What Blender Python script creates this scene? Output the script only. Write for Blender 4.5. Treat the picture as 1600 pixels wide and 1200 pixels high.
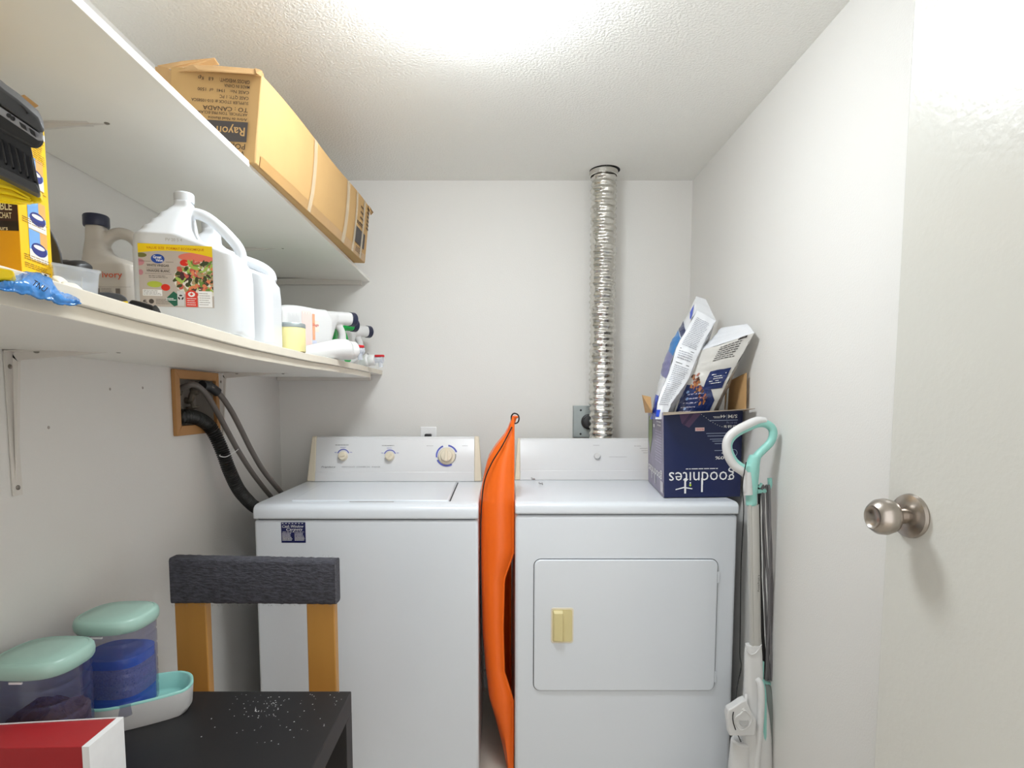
import bpy, bmesh, math, random
from mathutils import Vector, Matrix, noise
random.seed(7)
SC = bpy.context.scene
for o in list(bpy.data.objects): bpy.data.objects.remove(o)
COL = SC.collection

# ---------------------------------------------------------------- camera
F = 928.0; TH = math.radians(4.6); XP = 780.0; YP = 628 + F*math.tan(TH); H = 1.23
cd = bpy.data.cameras.new('camera'); cam = bpy.data.objects.new('camera', cd); COL.objects.link(cam)
cd.sensor_width = 36; cd.sensor_fit = 'HORIZONTAL'; cd.lens = F/1600*36
cam.location = (0, 0, H); cam.rotation_euler = (math.radians(90) - TH, 0, 0)
cd.shift_x = (800-XP)/1600; cd.shift_y = (YP-600)/1600
cd.clip_start = .02
SC.camera = cam
# ---------------------------------------------------------------- world, exposure
w = bpy.data.worlds.new('world'); SC.world = w; w.use_nodes = True
w.node_tree.nodes['Background'].inputs[0].default_value = (1.0, .985, .965, 1)
w.node_tree.nodes['Background'].inputs[1].default_value = .90
SC.view_settings.view_transform = 'Standard'; SC.view_settings.look = 'None'
SC.view_settings.exposure = 1.02; SC.view_settings.gamma = 1
LAMP = 28.0

# ---------------------------------------------------------------- constants of the room
LW, RW, BW, FW, CZ = -.915, .782, 2.48, .03, 2.122
_c, _s = math.cos(TH), math.sin(TH)
def at(x, y, X=None, Y=None, Z=None):
    """the point of the room seen at photo position x, y on the plane X=, Y= or Z="""
    u = (x-XP)/F; v = -(y-YP)/F
    r = (u, _c+v*_s, -_s+v*_c)
    t = X/r[0] if X is not None else Y/r[1] if Y is not None else (Z-H)/r[2]
    return Vector((r[0]*t, r[1]*t, H+r[2]*t))

# ---------------------------------------------------------------- materials
def lin(c):
    return tuple((v/255/12.92 if v/255 <= .04045 else ((v/255+.055)/1.055)**2.4) for v in c)
_m = {}
def M(name, rgb, rough=.5, metal=0.0, bump=0.0, scale=60, var=.04, alpha=1.0, emit=0.0, coat=0.0, trans=0.0, sss=0.0, stretch=None, spec=.5):
    if name in _m: return _m[name]
    m = bpy.data.materials.new(name); m.use_nodes = True; nt = m.node_tree; N = nt.nodes; L = nt.links
    b = N['Principled BSDF']
    tc = N.new('ShaderNodeTexCoord'); mp = N.new('ShaderNodeMapping'); L.new(tc.outputs['Object'], mp.inputs[0])
    if stretch: mp.inputs['Scale'].default_value = stretch
    no = N.new('ShaderNodeTexNoise'); no.inputs['Scale'].default_value = scale; no.inputs['Detail'].default_value = 3
    L.new(mp.outputs[0], no.inputs['Vector'])
    c = lin(rgb)
    mx = N.new('ShaderNodeMix'); mx.data_type = 'RGBA'
    mx.inputs[6].default_value = tuple(v*(1-var) for v in c)+(1,)
    mx.inputs[7].default_value = tuple(min(1, v*(1+var)) for v in c)+(1,)
    L.new(no.outputs['Fac'], mx.inputs[0]); L.new(mx.outputs[2], b.inputs['Base Color'])
    b.inputs['Roughness'].default_value = rough; b.inputs['Metallic'].default_value = metal
    b.inputs['Specular IOR Level'].default_value = spec
    b.inputs['Coat Weight'].default_value = coat; b.inputs['Alpha'].default_value = alpha
    b.inputs['Transmission Weight'].default_value = trans
    if sss: b.inputs['Subsurface Weight'].default_value = sss; b.inputs['Subsurface Radius'].default_value = (.02, .02, .02)
    if emit: L.new(mx.outputs[2], b.inputs['Emission Color']); b.inputs['Emission Strength'].default_value = emit
    if bump:
        bp = N.new('ShaderNodeBump'); bp.inputs['Strength'].default_value = bump; bp.inputs['Distance'].default_value = .004
        L.new(no.outputs['Fac'], bp.inputs['Height']); L.new(bp.outputs[0], b.inputs['Normal'])
    _m[name] = m; return m

wall_m = M('wall paint', (228, 226, 222), .55, bump=.12, scale=220, var=.01)
ceil_m = M('orange peel ceiling', (250, 249, 244), .8, bump=.8, scale=150, var=.015)
floor_m = M('pale vinyl floor', (206, 198, 186), .5, scale=12, var=.1)
door_m = M('semi gloss door paint', (207, 206, 199), .28, bump=.14, scale=90, var=.01)
white_app = M('appliance enamel', (222, 227, 233), .25, scale=8, var=.01, coat=.2)
white_pl = M('white plastic', (219, 219, 218), .35, scale=20, var=.01)
panel_m = M('console panel', (224, 225, 226), .3, var=.01)
almond = M('almond plastic', (228, 218, 196), .4, var=.02)
cream_m = M('yellowed cream plastic', (219, 205, 150), .35, var=.02)
dark_gap = M('dark gap', (40, 40, 42), .8)
navy_cap = M('navy plastic', (38, 42, 66), .35)
shelf_m = M('white melamine', (242, 240, 233), .4, scale=9, var=.02, bump=.03)
edge_m = M('worn shelf edging', (222, 214, 198), .45, scale=25, var=.05)
brk_m = M('white painted steel', (219, 214, 207), .4, var=.01)
steel = M('brushed nickel', (176, 168, 160), .27, 1, scale=200, stretch=(1, 1, .1), var=.08)
screw_m = M('zinc screw', (150, 145, 138), .35, 1)
black_pl = M('black plastic', (38, 38, 40), .45, scale=40, var=.1)
grey_pl = M('charcoal plastic', (66, 67, 70), .5, scale=40, var=.08)
ink = M('black ink', (40, 36, 36), .7)
greyink = M('grey ink', (140, 140, 140), .7)
white_ink = M('white ink', (240, 240, 240), .6)
blue_ink = M('blue ink', (88, 98, 190), .6)
card_m = M('cardboard', (192, 154, 100), .75, scale=14, var=.06, bump=.05)
card_in = M('raw cardboard', (198, 158, 108), .85, scale=30, var=.08)
tape_m = M('clear packing tape', (226, 208, 176), .10, alpha=.6)
taped_card = M('cardboard under tape', (178, 138, 84), .3, scale=20, var=.05)
brown_ink = M('brown carton ink', (70, 54, 42), .8)
char_ink = M('charcoal carton ink', (74, 68, 66), .8)
hdpe = M('milky plastic', (216, 219, 222), .35, sss=.15, var=.005)
orange_m = M('orange polyethylene', (255, 112, 24), .35, var=.02)
mint = M('mint plastic', (150, 210, 200), .35, var=.01)
mint_dull = M('dusty mint plastic', (168, 204, 192), .3, var=.01)
carpet = M('charcoal carpet', (72, 72, 80), .95, scale=170, var=.85, bump=1.0, stretch=(.45, 1, 1.3))
wood_m = M('golden birch', (190, 138, 66), .45, scale=22, var=.12, stretch=(1, 1, .06))
frame_wood = M('stained pine', (178, 130, 78), .6, scale=30, var=.15, stretch=(.2, .2, .2))
black_w = M('black laminate', (26, 25, 27), .5, var=.1)
foil = M('aluminium foil', (214, 212, 206), .24, 1, scale=90, bump=.5, var=.05)
galv = M('galvanised steel', (160, 168, 168), .45, .6, scale=40, var=.06)
rubber_grey = M('grey rubber hose', (112, 106, 102), .6, scale=60, var=.08)
rubber_black = M('black corrugated plastic', (26, 27, 26), .4)
brass = M('tarnished brass', (120, 112, 100), .5, .7, scale=80, var=.2)
green_pl = M('green plastic', (20, 165, 72), .35)
red_pl = M('red plastic', (205, 30, 40), .35)
yellow_card = M('yellow printed card', (250, 200, 12), .4, var=.01)
yellow_card_shade = M('shaded yellow printed card', (232, 165, 12), .4, var=.01)  # darker yellow for the cat box front, its shade put into the colour
yellow_pl = M('yellow plastic', (248, 214, 10), .35, var=.02)
navy_card = M('navy printed card', (26, 36, 80), .35, var=.05, scale=10)
clear_pl = M('clear frosted plastic', (220, 228, 240), .15, alpha=.38)
cloth_w = M('white tissue', (232, 226, 214), .9, bump=.3, scale=80)
blue_film = M('blue plastic film', (64, 134, 205), .18, scale=45, var=.45, bump=.6)
bin_blue = M('blue tinted plastic', (78, 84, 140), .08, alpha=.34)
water_m = M('blue water', (50, 112, 235), .05, alpha=.68)
kibble_m = M('brown kibble', (88, 62, 40), .8, scale=120, var=.4, bump=.8)
bag_white = M('white bag film', (228, 230, 234), .25, scale=30, var=.03, bump=.25)
bag_grey = M('grey bag film', (205, 203, 198), .25, scale=30, var=.03, bump=.25)
bag_navy = M('navy bag print', (36, 50, 98), .25, scale=30, var=.05, bump=.2)
bag_blue = M('bright blue bag print', (24, 70, 200), .25, scale=30, var=.05, bump=.2)
cord_m = M('grey power cord', (112, 110, 112), .5)
black_cord = M('black cord', (24, 22, 22), .5)
taupe = M('taupe bottle plastic', (205, 198, 188), .3, sss=.1, var=.005)

# ---------------------------------------------------------------- building helpers
def put(o, label=None, cat=None, group=None, kind=None):
    if label: o['label'] = label
    if cat: o['category'] = cat
    if group: o['group'] = group
    if kind: o['kind'] = kind
    return o
def thing(name, label, cat, loc=(0, 0, 0), rot=(0, 0, 0), group=None):
    o = bpy.data.objects.new(name, None); COL.objects.link(o); o.location = loc; o.rotation_euler = rot
    o.empty_display_size = .05
    bpy_rot[o.name] = any(rot)
    return put(o, label, cat, group)
bpy_rot = {}
def root_of(o):
    while o.parent: o = o.parent
    return o

class MB:
    def __init__(s): s.v = []; s.f = []; s.mi = []; s.m = []
    def mat(s, m):
        if m not in s.m: s.m.append(m)
        return s.m.index(m)
    def add(s, vs, fs, m):
        k = len(s.v); i = s.mat(m)
        s.v += [Vector(p) for p in vs]
        for f in fs: s.f.append([a+k for a in f]); s.mi.append(i)
        return s
    def box(s, a, b, m):
        x0, y0, z0 = a; x1, y1, z1 = b
        return s.hexa([(x0,y0,z0),(x1,y0,z0),(x1,y1,z0),(x0,y1,z0),(x0,y0,z1),(x1,y0,z1),(x1,y1,z1),(x0,y1,z1)], m)
    def hexa(s, p, m):
        return s.add(p, [(3,2,1,0),(4,5,6,7),(0,1,5,4),(1,2,6,5),(2,3,7,6),(3,0,4,7)], m)
    def rings(s, R, m, cap0=True, cap1=True, closed=True):
        n = len(R[0]); vs = [p for r in R for p in r]; fs = []
        for i in range(len(R)-1):
            for j in range(n if closed else n-1):
                k = (j+1) % n
                fs.append((i*n+j, i*n+k, (i+1)*n+k, (i+1)*n+j))
        if cap0: fs.append(tuple(range(n-1, -1, -1)))
        if cap1: fs.append(tuple((len(R)-1)*n+j for j in range(n)))
        return s.add(vs, fs, m)
    def tube(s, pts, r, m, n=10, closed=False, sm=0, flat=1.0):
        pts = [Vector(p) for p in pts]
        if sm: pts = spline(pts, sm, closed)
        rr = r if callable(r) else (lambda t: r)
        R = []; N = len(pts); up = None
        for i, p in enumerate(pts):
            if closed: d = pts[(i+1) % N]-pts[i-1]
            else: d = pts[min(i+1, N-1)]-pts[max(i-1, 0)]
            d.normalize()
            if up is None:
                up = Vector((0, 0, 1)) if abs(d.z) < .9 else Vector((0, 1, 0))
            a = d.cross(up); a.normalize(); b = a.cross(d); up = b
            q = rr(i/(N-1))
            R.append([p+a*q*math.cos(2*math.pi*k/n)+b*q*flat*math.sin(2*math.pi*k/n) for k in range(n)])
        if closed: R.append(R[0]); return s.rings(R, m, False, False)
        return s.rings(R, m)
    def lathe(s, prof, c, m, axis='z', n=32, cap0=True, cap1=True, shape=None):
        """prof: list of (radius, height); axis: unit Vector or letter"""
        ax = {'x': Vector((1,0,0)), 'y': Vector((0,1,0)), 'z': Vector((0,0,1))}[axis] if isinstance(axis, str) else Vector(axis).normalized()
        u = ax.orthogonal().normalized() if abs(ax.z) < .99 else Vector((1, 0, 0)); v = ax.cross(u)
        c = Vector(c); R = []
        for r, h in prof:
            R.append([c+ax*h+(u*math.cos(a)+v*math.sin(a))*r*(shape(a) if shape else 1) for a in [2*math.pi*k/n for k in range(n)]])
        return s.rings(R, m, cap0, cap1)
    def prism(s, poly, m, fn, h0, h1):
        """poly 2D outline; fn(u,v,h)->3D"""
        n = len(poly)
        vs = [fn(u, v, h0) for u, v in poly]+[fn(u, v, h1) for u, v in poly]
        fs = [tuple(range(n-1, -1, -1)), tuple(range(n, 2*n))]
        fs += [(j, (j+1) % n, n+(j+1) % n, n+j) for j in range(n)]
        return s.add(vs, fs, m)
    def grid(s, fn, nu, nv, m):
        vs = [fn(i/nu, j/nv) for j in range(nv+1) for i in range(nu+1)]
        fs = [(j*(nu+1)+i, j*(nu+1)+i+1, (j+1)*(nu+1)+i+1, (j+1)*(nu+1)+i) for j in range(nv) for i in range(nu)]
        return s.add(vs, fs, m)
    def build(s, name, parent=None, local=False, smooth=35, bevel=0, seg=2, sub=0, remesh=0, relax=0, solid=0, **kw):
        me = bpy.data.meshes.new(name)
        off = Vector((0, 0, 0))
        if parent is not None:
            r = root_of(parent)
            if not local: off = r.location
        elif not local:
            xs = [p.x for p in s.v]; ys = [p.y for p in s.v]; zs = [p.z for p in s.v]
            off = Vector(((min(xs)+max(xs))/2, (min(ys)+max(ys))/2, min(zs)))
        me.from_pydata([p-off for p in s.v], [], s.f)
        for m in s.m: me.materials.append(m)
        me.polygons.foreach_set('material_index', s.mi)
        bm = bmesh.new(); bm.from_mesh(me); bmesh.ops.recalc_face_normals(bm, faces=bm.faces); bm.to_mesh(me); bm.free()
        o = bpy.data.objects.new(name, me); COL.objects.link(o)
        if parent is not None: o.parent = parent
        else: o.location = off
        if remesh:
            d = o.modifiers.new('remesh', 'REMESH'); d.mode = 'VOXEL'; d.voxel_size = remesh; d.use_smooth_shade = True
            if relax: d = o.modifiers.new('relax', 'SMOOTH'); d.iterations = relax; d.factor = .5
        if bevel:
            d = o.modifiers.new('bevel', 'BEVEL'); d.width = bevel; d.segments = seg; d.limit_method = 'ANGLE'; d.angle_limit = math.radians(35); d.harden_normals = False
        if solid:
            d = o.modifiers.new('solid', 'SOLIDIFY'); d.thickness = solid; d.offset = -1
        if sub:
            d = o.modifiers.new('sub', 'SUBSURF'); d.levels = sub; d.render_levels = sub
        if smooth:
            me.polygons.foreach_set('use_smooth', [True]*len(me.polygons))
            if hasattr(me, 'set_sharp_from_angle'): me.set_sharp_from_angle(angle=math.radians(smooth))
        return put(o, **kw)

def spline(pts, k, closed=False):
    out = []; n = len(pts)
    for i in range(n if closed else n-1):
        if closed: p0, p1, p2, p3 = pts[i-1], pts[i], pts[(i+1) % n], pts[(i+2) % n]
        else: p0, p1, p2, p3 = pts[max(i-1, 0)], pts[i], pts[i+1], pts[min(i+2, n-1)]
        for j in range(k):
            t = j/k
            out.append(.5*((2*p1)+(-p0+p2)*t+(2*p0-5*p1+4*p2-p3)*t*t+(-p0+3*p1-3*p2+p3)*t**3))
    if not closed: out.append(pts[-1])
    return out
def rrect(w, h, r, n=5, cx=0, cy=0):
    P = []
    for (sx, sy, a0) in ((1,1,0),(-1,1,90),(-1,-1,180),(1,-1,270)):
        for k in range(n+1):
            a = math.radians(a0+90*k/n)
            P.append((cx+sx*(w/2-r)+r*math.cos(a), cy+sy*(h/2-r)+r*math.sin(a)))
    return P
def ell(cx, cy, rx, ry, n=24, a0=0, a1=360):
    return [(cx+rx*math.cos(math.radians(a0+(a1-a0)*k/n)), cy+ry*math.sin(math.radians(a0+(a1-a0)*k/n))) for k in range(n if a1-a0 == 360 else n+1)]

_tc = {}
def glyphs(txt, bold=0, italic=0):
    k = (txt, bold, italic)
    if k not in _tc:
        c = bpy.data.curves.new('t', 'FONT'); c.body = txt; c.resolution_u = 2; c.offset = bold; c.shear = italic
        o = bpy.data.objects.new('t', c); me = bpy.data.meshes.new_from_object(o)
        vs = [(v.co.x, v.co.y) for v in me.vertices]; fs = [tuple(p.vertices) for p in me.polygons]
        xs = [v[0] for v in vs] or [0]
        _tc[k] = (vs, fs, min(xs), max(xs))
        bpy.data.objects.remove(o); bpy.data.curves.remove(c); bpy.data.meshes.remove(me)
    return _tc[k]

class Print:
    """flat printing on a surface; fn(u, v, h) -> point, h = height over the surface"""
    def __init__(s, fn, h=.0004): s.fn = fn; s.mb = MB(); s.h = h; s.k = 0
    clip = None
    def poly(s, pts, m, layer=None):
        if s.clip:
            for ax, lim, sg in ((0, s.clip[0], 1), (1, s.clip[1], 1), (0, s.clip[2], -1), (1, s.clip[3], -1)):
                out = []
                for i in range(len(pts)):
                    p, q = pts[i-1], pts[i]; dp, dq = (p[ax]-lim)*sg, (q[ax]-lim)*sg
                    if (dp >= 0) != (dq >= 0): f = dp/(dp-dq); out.append((p[0]+(q[0]-p[0])*f, p[1]+(q[1]-p[1])*f))
                    if dq >= 0: out.append(q)
                pts = out
                if len(pts) < 3: return s
        s.k += 1; hh = s.h*(1+.25*(s.k if layer is None else layer))
        s.mb.add([s.fn(u, v, hh) for u, v in pts], [tuple(range(len(pts)))], m); return s
    def rect(s, u0, v0, u1, v1, m, layer=None): return s.poly([(u0,v0),(u1,v0),(u1,v1),(u0,v1)], m, layer)
    def patch(s, u0, v0, u1, v1, m, nu=10, nv=10, layer=1):
        hh = s.h*(1+.25*layer)
        s.mb.grid(lambda a, b: s.fn(u0+(u1-u0)*a, v0+(v1-v0)*b, hh), nu, nv, m); return s
    def text(s, txt, u, v, size, m, width=None, flip=False, align='l', bold=0, italic=0, layer=8, rot=0):
        """u, v: start of the baseline (centre/right with align); size: capital height"""
        vs, fs, x0, x1 = glyphs(txt, bold, italic)
        k = size/.70; kx = k if width is None else width/max(1e-6, x1-x0)
        o = {'l': x0, 'c': (x0+x1)/2, 'r': x1}[align]
        ca, sa = math.cos(math.radians(rot)), math.sin(math.radians(rot))
        sg = -1 if flip else 1; hh = s.h*(1+.25*layer)
        P = []
        for x, y in vs:
            a, b = (x-o)*kx*sg, y*k*sg
            P.append(s.fn(u+a*ca-b*sa, v+a*sa+b*ca, hh))
        s.mb.add(P, fs, m); return s
    def lines(s, u0, v0, u1, v1, n, m, th=.45, layer=3, ragged=.3, horiz=True):
        """illegible fine print: rows of word-long dashes"""
        rnd = random.Random(int(abs(u0*9e4+v0*7e4))+n)
        dv = (v1-v0)/n
        for i in range(n):
            a = v0+dv*(i+.3); b = a+dv*th
            u = u0; end = u1-(u1-u0)*ragged*rnd.random()
            while (end-u)*(1 if u1 > u0 else -1) > 0:
                L_ = (u1-u0)*rnd.uniform(.05, .2); e = u+L_
                if (e-end)*(1 if u1 > u0 else -1) > 0: e = end
                if horiz: s.rect(u, a, e, b, m, layer)
                else: s.rect(a, u, b, e, m, layer)
                u = e+(u1-u0)*.025
        return s
    def build(s, name, parent, local=False, **kw): return s.mb.build(name, parent, local=local, smooth=0, **kw)

def facing(o, ux, uz, n):
    """print frame: origin o, u axis, v axis, outward normal"""
    o, ux, uz, n = map(Vector, (o, ux, uz, n))
    ux.normalize(); uz.normalize(); n.normalize()
    return lambda u, v, h: o+ux*u+uz*v+n*h

# ================================================================ THE ROOM
T = .1
# left wall has a recess for the washing machine taps
HY0, HY1, HZ0, HZ1 = 1.690, 1.905, 1.162, 1.296
b = MB()
b.box((LW-T, FW, 0), (LW, (HY0-.005), CZ), wall_m); b.box((LW-T, (HY1+.005), 0), (LW, BW, CZ), wall_m)
b.box((LW-T, (HY0-.005), 0), (LW, (HY1+.005), (HZ0-.005)), wall_m); b.box((LW-T, (HY0-.005), (HZ1+.005)), (LW, (HY1+.005), CZ), wall_m)
wl = b.build('wall_left', kind='structure', smooth=0)
MB().box((LW-T, BW, 0), (RW+T, BW+T, CZ), wall_m).build('wall_back', kind='structure', smooth=0)
MB().box((RW, FW-.11, 0), (RW+T, BW, CZ), wall_m).build('wall_right', kind='structure', smooth=0)
b = MB(); b.box((LW-T, FW-.11, 0), (-.20, FW, CZ), wall_m); b.box((-.20, FW-.11, 2.05), (RW, FW, CZ), wall_m)
b.build('wall_front', kind='structure', smooth=0)
# ceiling with the round duct hole, its inner wall coloured dark for shade
cx, cy, cr = .4085, 2.378, .0585
b = MB(); N_ = 32
circ = [(cx+cr*math.cos(2*math.pi*k/N_), cy+cr*math.sin(2*math.pi*k/N_)) for k in range(N_)]
X0, X1, Y0, Y1 = LW-T, RW+T, FW-.11, BW+T
q0, q1, r0, r1 = cx-.08, cx+.08, cy-.08, cy+.08
def sq(a):
    c_, s_ = math.cos(a), math.sin(a); k = .08/max(abs(c_), abs(s_)); return (cx+c_*k, cy+s_*k)
for k in range(N_):
    a0, a1 = 2*math.pi*k/N_, 2*math.pi*(k+1)/N_
    p = [circ[k], circ[(k+1) % N_], sq(a1), sq(a0)]
    b.add([(x, y, CZ) for x, y in p]+[(x, y, CZ+.1) for x, y in p], [(0,1,2,3), (4,5,6,7)], ceil_m); b.add([(p[0][0], p[0][1], CZ), (p[1][0], p[1][1], CZ), (p[1][0], p[1][1], CZ+.1), (p[0][0], p[0][1], CZ+.1)], [(0,1,2,3)], dark_gap)
for (xa, ya, xb, yb) in ((X0, Y0, X1, r0), (X0, r1, X1, Y1), (X0, r0, q0, r1), (q1, r0, X1, r1)):
    b.box((xa, ya, CZ), (xb, yb, CZ+.1), ceil_m)
b.build('ceiling', kind='structure', smooth=0)
MB().box((X0, -1.2, -.05), (RW+.6, Y1, 0), floor_m).build('floor', kind='structure', smooth=0)
for side in ('left', 'back', 'right'):
    b = MB()
    if side == 'left': b.box((LW, FW, 0), (LW+.012, BW, .08), white_pl)
    if side == 'back': b.box((LW+.012, BW-.012, 0), (RW-.012, BW, .08), white_pl)
    if side == 'right': b.box((RW-.012, .3, 0), (RW, BW, .08), white_pl)
    b.build('baseboard_'+side, kind='structure', smooth=0)

for (x, y) in ((172, 608), (223, 606), (76, 668)):
    p = at(x, y, X=LW+.0005); MB().lathe([(.0035, 0), (.003, .0006), (.001, .0008)], p, M('nick grey', (170, 162, 155), .8), (1, 0, 0), 9).build('wall_nick', wl)  # small grey dots marking pinholes in the wall
# ---- ceiling light
t = thing('ceiling_light', 'round white flush ceiling light glowing just above the picture', 'ceiling light', (-.05, 1.285, CZ))
MB().lathe([(.152, 0), (.152, -.014), (.145, -.018)], (-.05, 1.285, CZ), white_pl).build('base_ring', t)
glow = M('lit opal glass', (243, 250, 255), .4, emit=LAMP, var=.0)
MB().lathe([(.145, -.018), (.143, -.045), (.128, -.070), (.095, -.086), (.05, -.095), (.002, -.097)], (-.05, 1.285, CZ), glow).build('glass_dome', t)

# ---- door with knob, standing open towards the right wall
A = math.radians(7.5); E0 = Vector((.6475, .98, 0)); D = Vector((math.sin(A), -math.cos(A), 0)); NR = Vector((-math.cos(A), -math.sin(A), 0))
def dr(s, h, n): return E0+D*s-NR*0+NR*n+Vector((0, 0, h))
b = MB(); b.hexa([dr(0,.012,0), dr(0,.012,-.035), dr(.94,.012,-.035), dr(.94,.012,0), dr(0,2.04,0), dr(0,2.04,-.035), dr(.94,2.04,-.035), dr(.94,2.04,0)], door_m)
door = b.build('door_1', bevel=.002, kind='structure', smooth=0)
kn = dr(.0505, 1.050, 0)
h_ = MB().lathe([(.0345, 0), (.0355, .003), (.034, .008), (.026, .012), (.016, .015)], kn, steel, NR, 48).build('rose_plate', door)
k_ = MB().lathe([(.012, .010), (.0125, .026), (.018, .030), (.0262, .038), (.0288, .048), (.0275, .058), (.022, .066), (.018, .069), (.0165, .0675), (.012, .064), (.003, .0625)], kn, steel, NR, 48).build('door_knob', door)
for hz in (.25, 1.0, 1.8):
    MB().tube([dr(.94, hz, .006), dr(.94, hz+.09, .006)], .006, steel).build('hinge', door)

# ================================================================ SHELVES
def shelf_z(Y, pts):
    for i in range(len(pts)-1):
        if Y <= pts[i+1][0]:
            a = (Y-pts[i][0])/(pts[i+1][0]-pts[i][0]); a = max(0, a); a = a*a*(3-2*a)*.5+a*.5
            return pts[i][1]+(pts[i+1][1]-pts[i][1])*a
    return pts[-1][1]
LOWF = [(.05, 1.346), (.6, 1.3445), (.87, 1.339), (1.19, 1.3335), (1.5, 1.334), (1.8, 1.3385), (2.12, 1.341), (2.48, 1.342)]   # underside of top board, front edge
LOWB = 1.345
def board(b, fr, zb, X0, Xf, Y0, Y1, th, m, me, drop=0):
    n = 28; R = []
    for i in range(n+1):
        Y = Y0+(Y1-Y0)*i/n; zf = fr(Y)-drop; z0 = zb-drop
        R.append([(X0, Y, z0), (Xf, Y, zf), (Xf, Y, zf+th), (X0, Y, z0+th)])
    b.rings(R, m)
    for i in range(n): b.mi[-(4*n+2)+4*i+1] = b.mat(me)
t = thing('wall_shelf', 'lower white wall shelf of two stacked boards, sagging under jugs and bottles', 'shelf', (LW, 1.25, LOWB))
b = MB(); board(b, lambda Y: shelf_z(Y, LOWF), LOWB, LW+.001, -.484, .05, BW-.001, .018, shelf_m, edge_m); b.build('top_board', t, bevel=.0012, smooth=0)
b = MB(); board(b, lambda Y: shelf_z(Y, LOWF), LOWB, LW+.001, -.492, .05, 2.29, .018, shelf_m, edge_m, .0185); b.build('bottom_board', t, bevel=.0012, smooth=0)
b = MB(); b.box((LW+.002, 2.455, 1.318), (-.53, BW-.001, 1.341), brk_m); b.build('cleat', t, bevel=.001)
t2 = thing('wall_shelf', 'upper white wall shelf carrying the long cardboard carton', 'shelf', (LW, 1.25, 1.73))
UPF = lambda Y: 1.7265-.006*max(0, (Y-1.6)/.88)
b = MB(); board(b, UPF, 1.733, LW+.001, -.530, .05, BW-.001, .0135, shelf_m, shelf_m); b.build('board', t2, bevel=.0012, smooth=0)
b = MB(); b.box((LW+.002, 2.455, 1.706), (-.56, BW-.001, 1.729), brk_m); b.build('cleat', t2, bevel=.001)
def bracket(parent, Y, zt):
    b = MB(); L1, L2 = .225, .272; w2 = .011
    b.box((LW+.001, Y-w2, zt-.0025), (LW+L1, Y+w2, zt), brk_m)
    b.box((LW+.001, Y-w2, zt-L2), (LW+.0035, Y+w2, zt), brk_m)
    # pressed rib following the corner, tapering towards both tips
    n = 10; R = []
    path = [(L1-.02, 0, .003)]
    for k in range(n+1):
        t_ = k/n
        path.append((L1-.03-(L1-.055)*t_, 0, .003+.015*t_))
    for k in range(1, 7):
        a = math.radians(90*k/6); path.append((.025-.012*math.sin(a), .012*(1-math.cos(a)), .018+.004*math.sin(a*2)))
    for k in range(n+1):
        t_ = k/n; path.append((.013-.010*t_, .012+(L2-.04)*t_, .018-.015*t_))
    for (x, d, r) in path:
        R.append([(LW+x, Y-.004, zt-d-.001), (LW+x, Y+.004, zt-d-.001), (LW+x+ (r if d > .011 else 0)*.5, Y+.003, zt-d-(r if d <= .011 else r*.5)), (LW+x+(r if d > .011 else 0)*.5, Y-.003, zt-d-(r if d <= .011 else r*.5))])
    b.rings(R, brk_m)
    o = b.build('shelf_bracket', parent, bevel=.001)
    for (p, ax) in (((LW+.004, Y, zt-L2+.015), (1, 0, 0)), ((LW+.0035, Y, zt-.03), (1, 0, 0)), ((LW+L1-.015, Y-.004, zt-.003), (0, 0, -1)), ((LW+.06, Y-.007, zt-.003), (0, 0, -1))):
        MB().lathe([(.0045, 0), (.0045, .0012), (.002, .0025)], p, screw_m, ax, 12).build('screw', o)
for (pp, Y, zt) in ((t, 1.115, LOWB-.0195), (t, 1.955, LOWB-.0195), (t2, 1.115, 1.7325), (t2, 1.985, 1.7325)): bracket(pp, Y, zt)

# ================================================================ WASHER
WX0, WX1, WY = -.7525, -.0645, 1.80
t = thing('washing_machine', 'white top-loading washing machine with knobs on its back console', 'washing machine', ((WX0+WX1)/2, 2.1, 0))
MB().box((WX0, WY, .02), (WX1, 2.40, .868), white_app).build('cabinet', t, bevel=.008, seg=3)
MB().box((WX0+.01, WY+.01, .866), (WX1-.01, 2.39, .8725), dark_gap).build('seam', t)
prof = [(1.795, .8715), (1.7935, .895), (1.7965, .906), (1.806, .9135), (1.822, .9165), (1.86, .9175), (2.30, .9205), (2.41, .9205), (2.41, .8715)]
b = MB(); b.prism(prof, white_app, lambda u, v, h: Vector((h, u, v)), WX0-.001, WX1+.001); top = b.build('top_panel', t, bevel=.005, seg=3)
b = MB(); lz = lambda Y: .9177+.003*(Y-1.86)/.44
b.hexa([(-.655,1.85,lz(1.85)-.004),(-.160,1.85,lz(1.85)-.004),(-.163,2.265,lz(2.265)-.004),(-.672,2.265,lz(2.265)-.004),
        (-.655,1.85,lz(1.85)+.0045),(-.160,1.85,lz(1.85)+.0045),(-.163,2.265,lz(2.265)+.0045),(-.672,2.265,lz(2.265)+.0045)], white_app)
lid = b.build('lid', t, bevel=.004, seg=3)
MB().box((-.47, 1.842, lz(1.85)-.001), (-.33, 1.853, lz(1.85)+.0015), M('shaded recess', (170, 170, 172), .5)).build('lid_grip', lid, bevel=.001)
b = MB(); b.hexa([(-.1575,1.855,.9165),(-.1535,1.855,.9165),(-.1565,2.262,.919),(-.1605,2.262,.919),(-.1575,1.855,lz(1.855)+.0008),(-.1535,1.855,lz(1.855)+.0008),(-.1565,2.262,lz(2.262)+.0008),(-.1605,2.262,lz(2.262)+.0008)], dark_gap); b.build('lid_gap', t)
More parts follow.
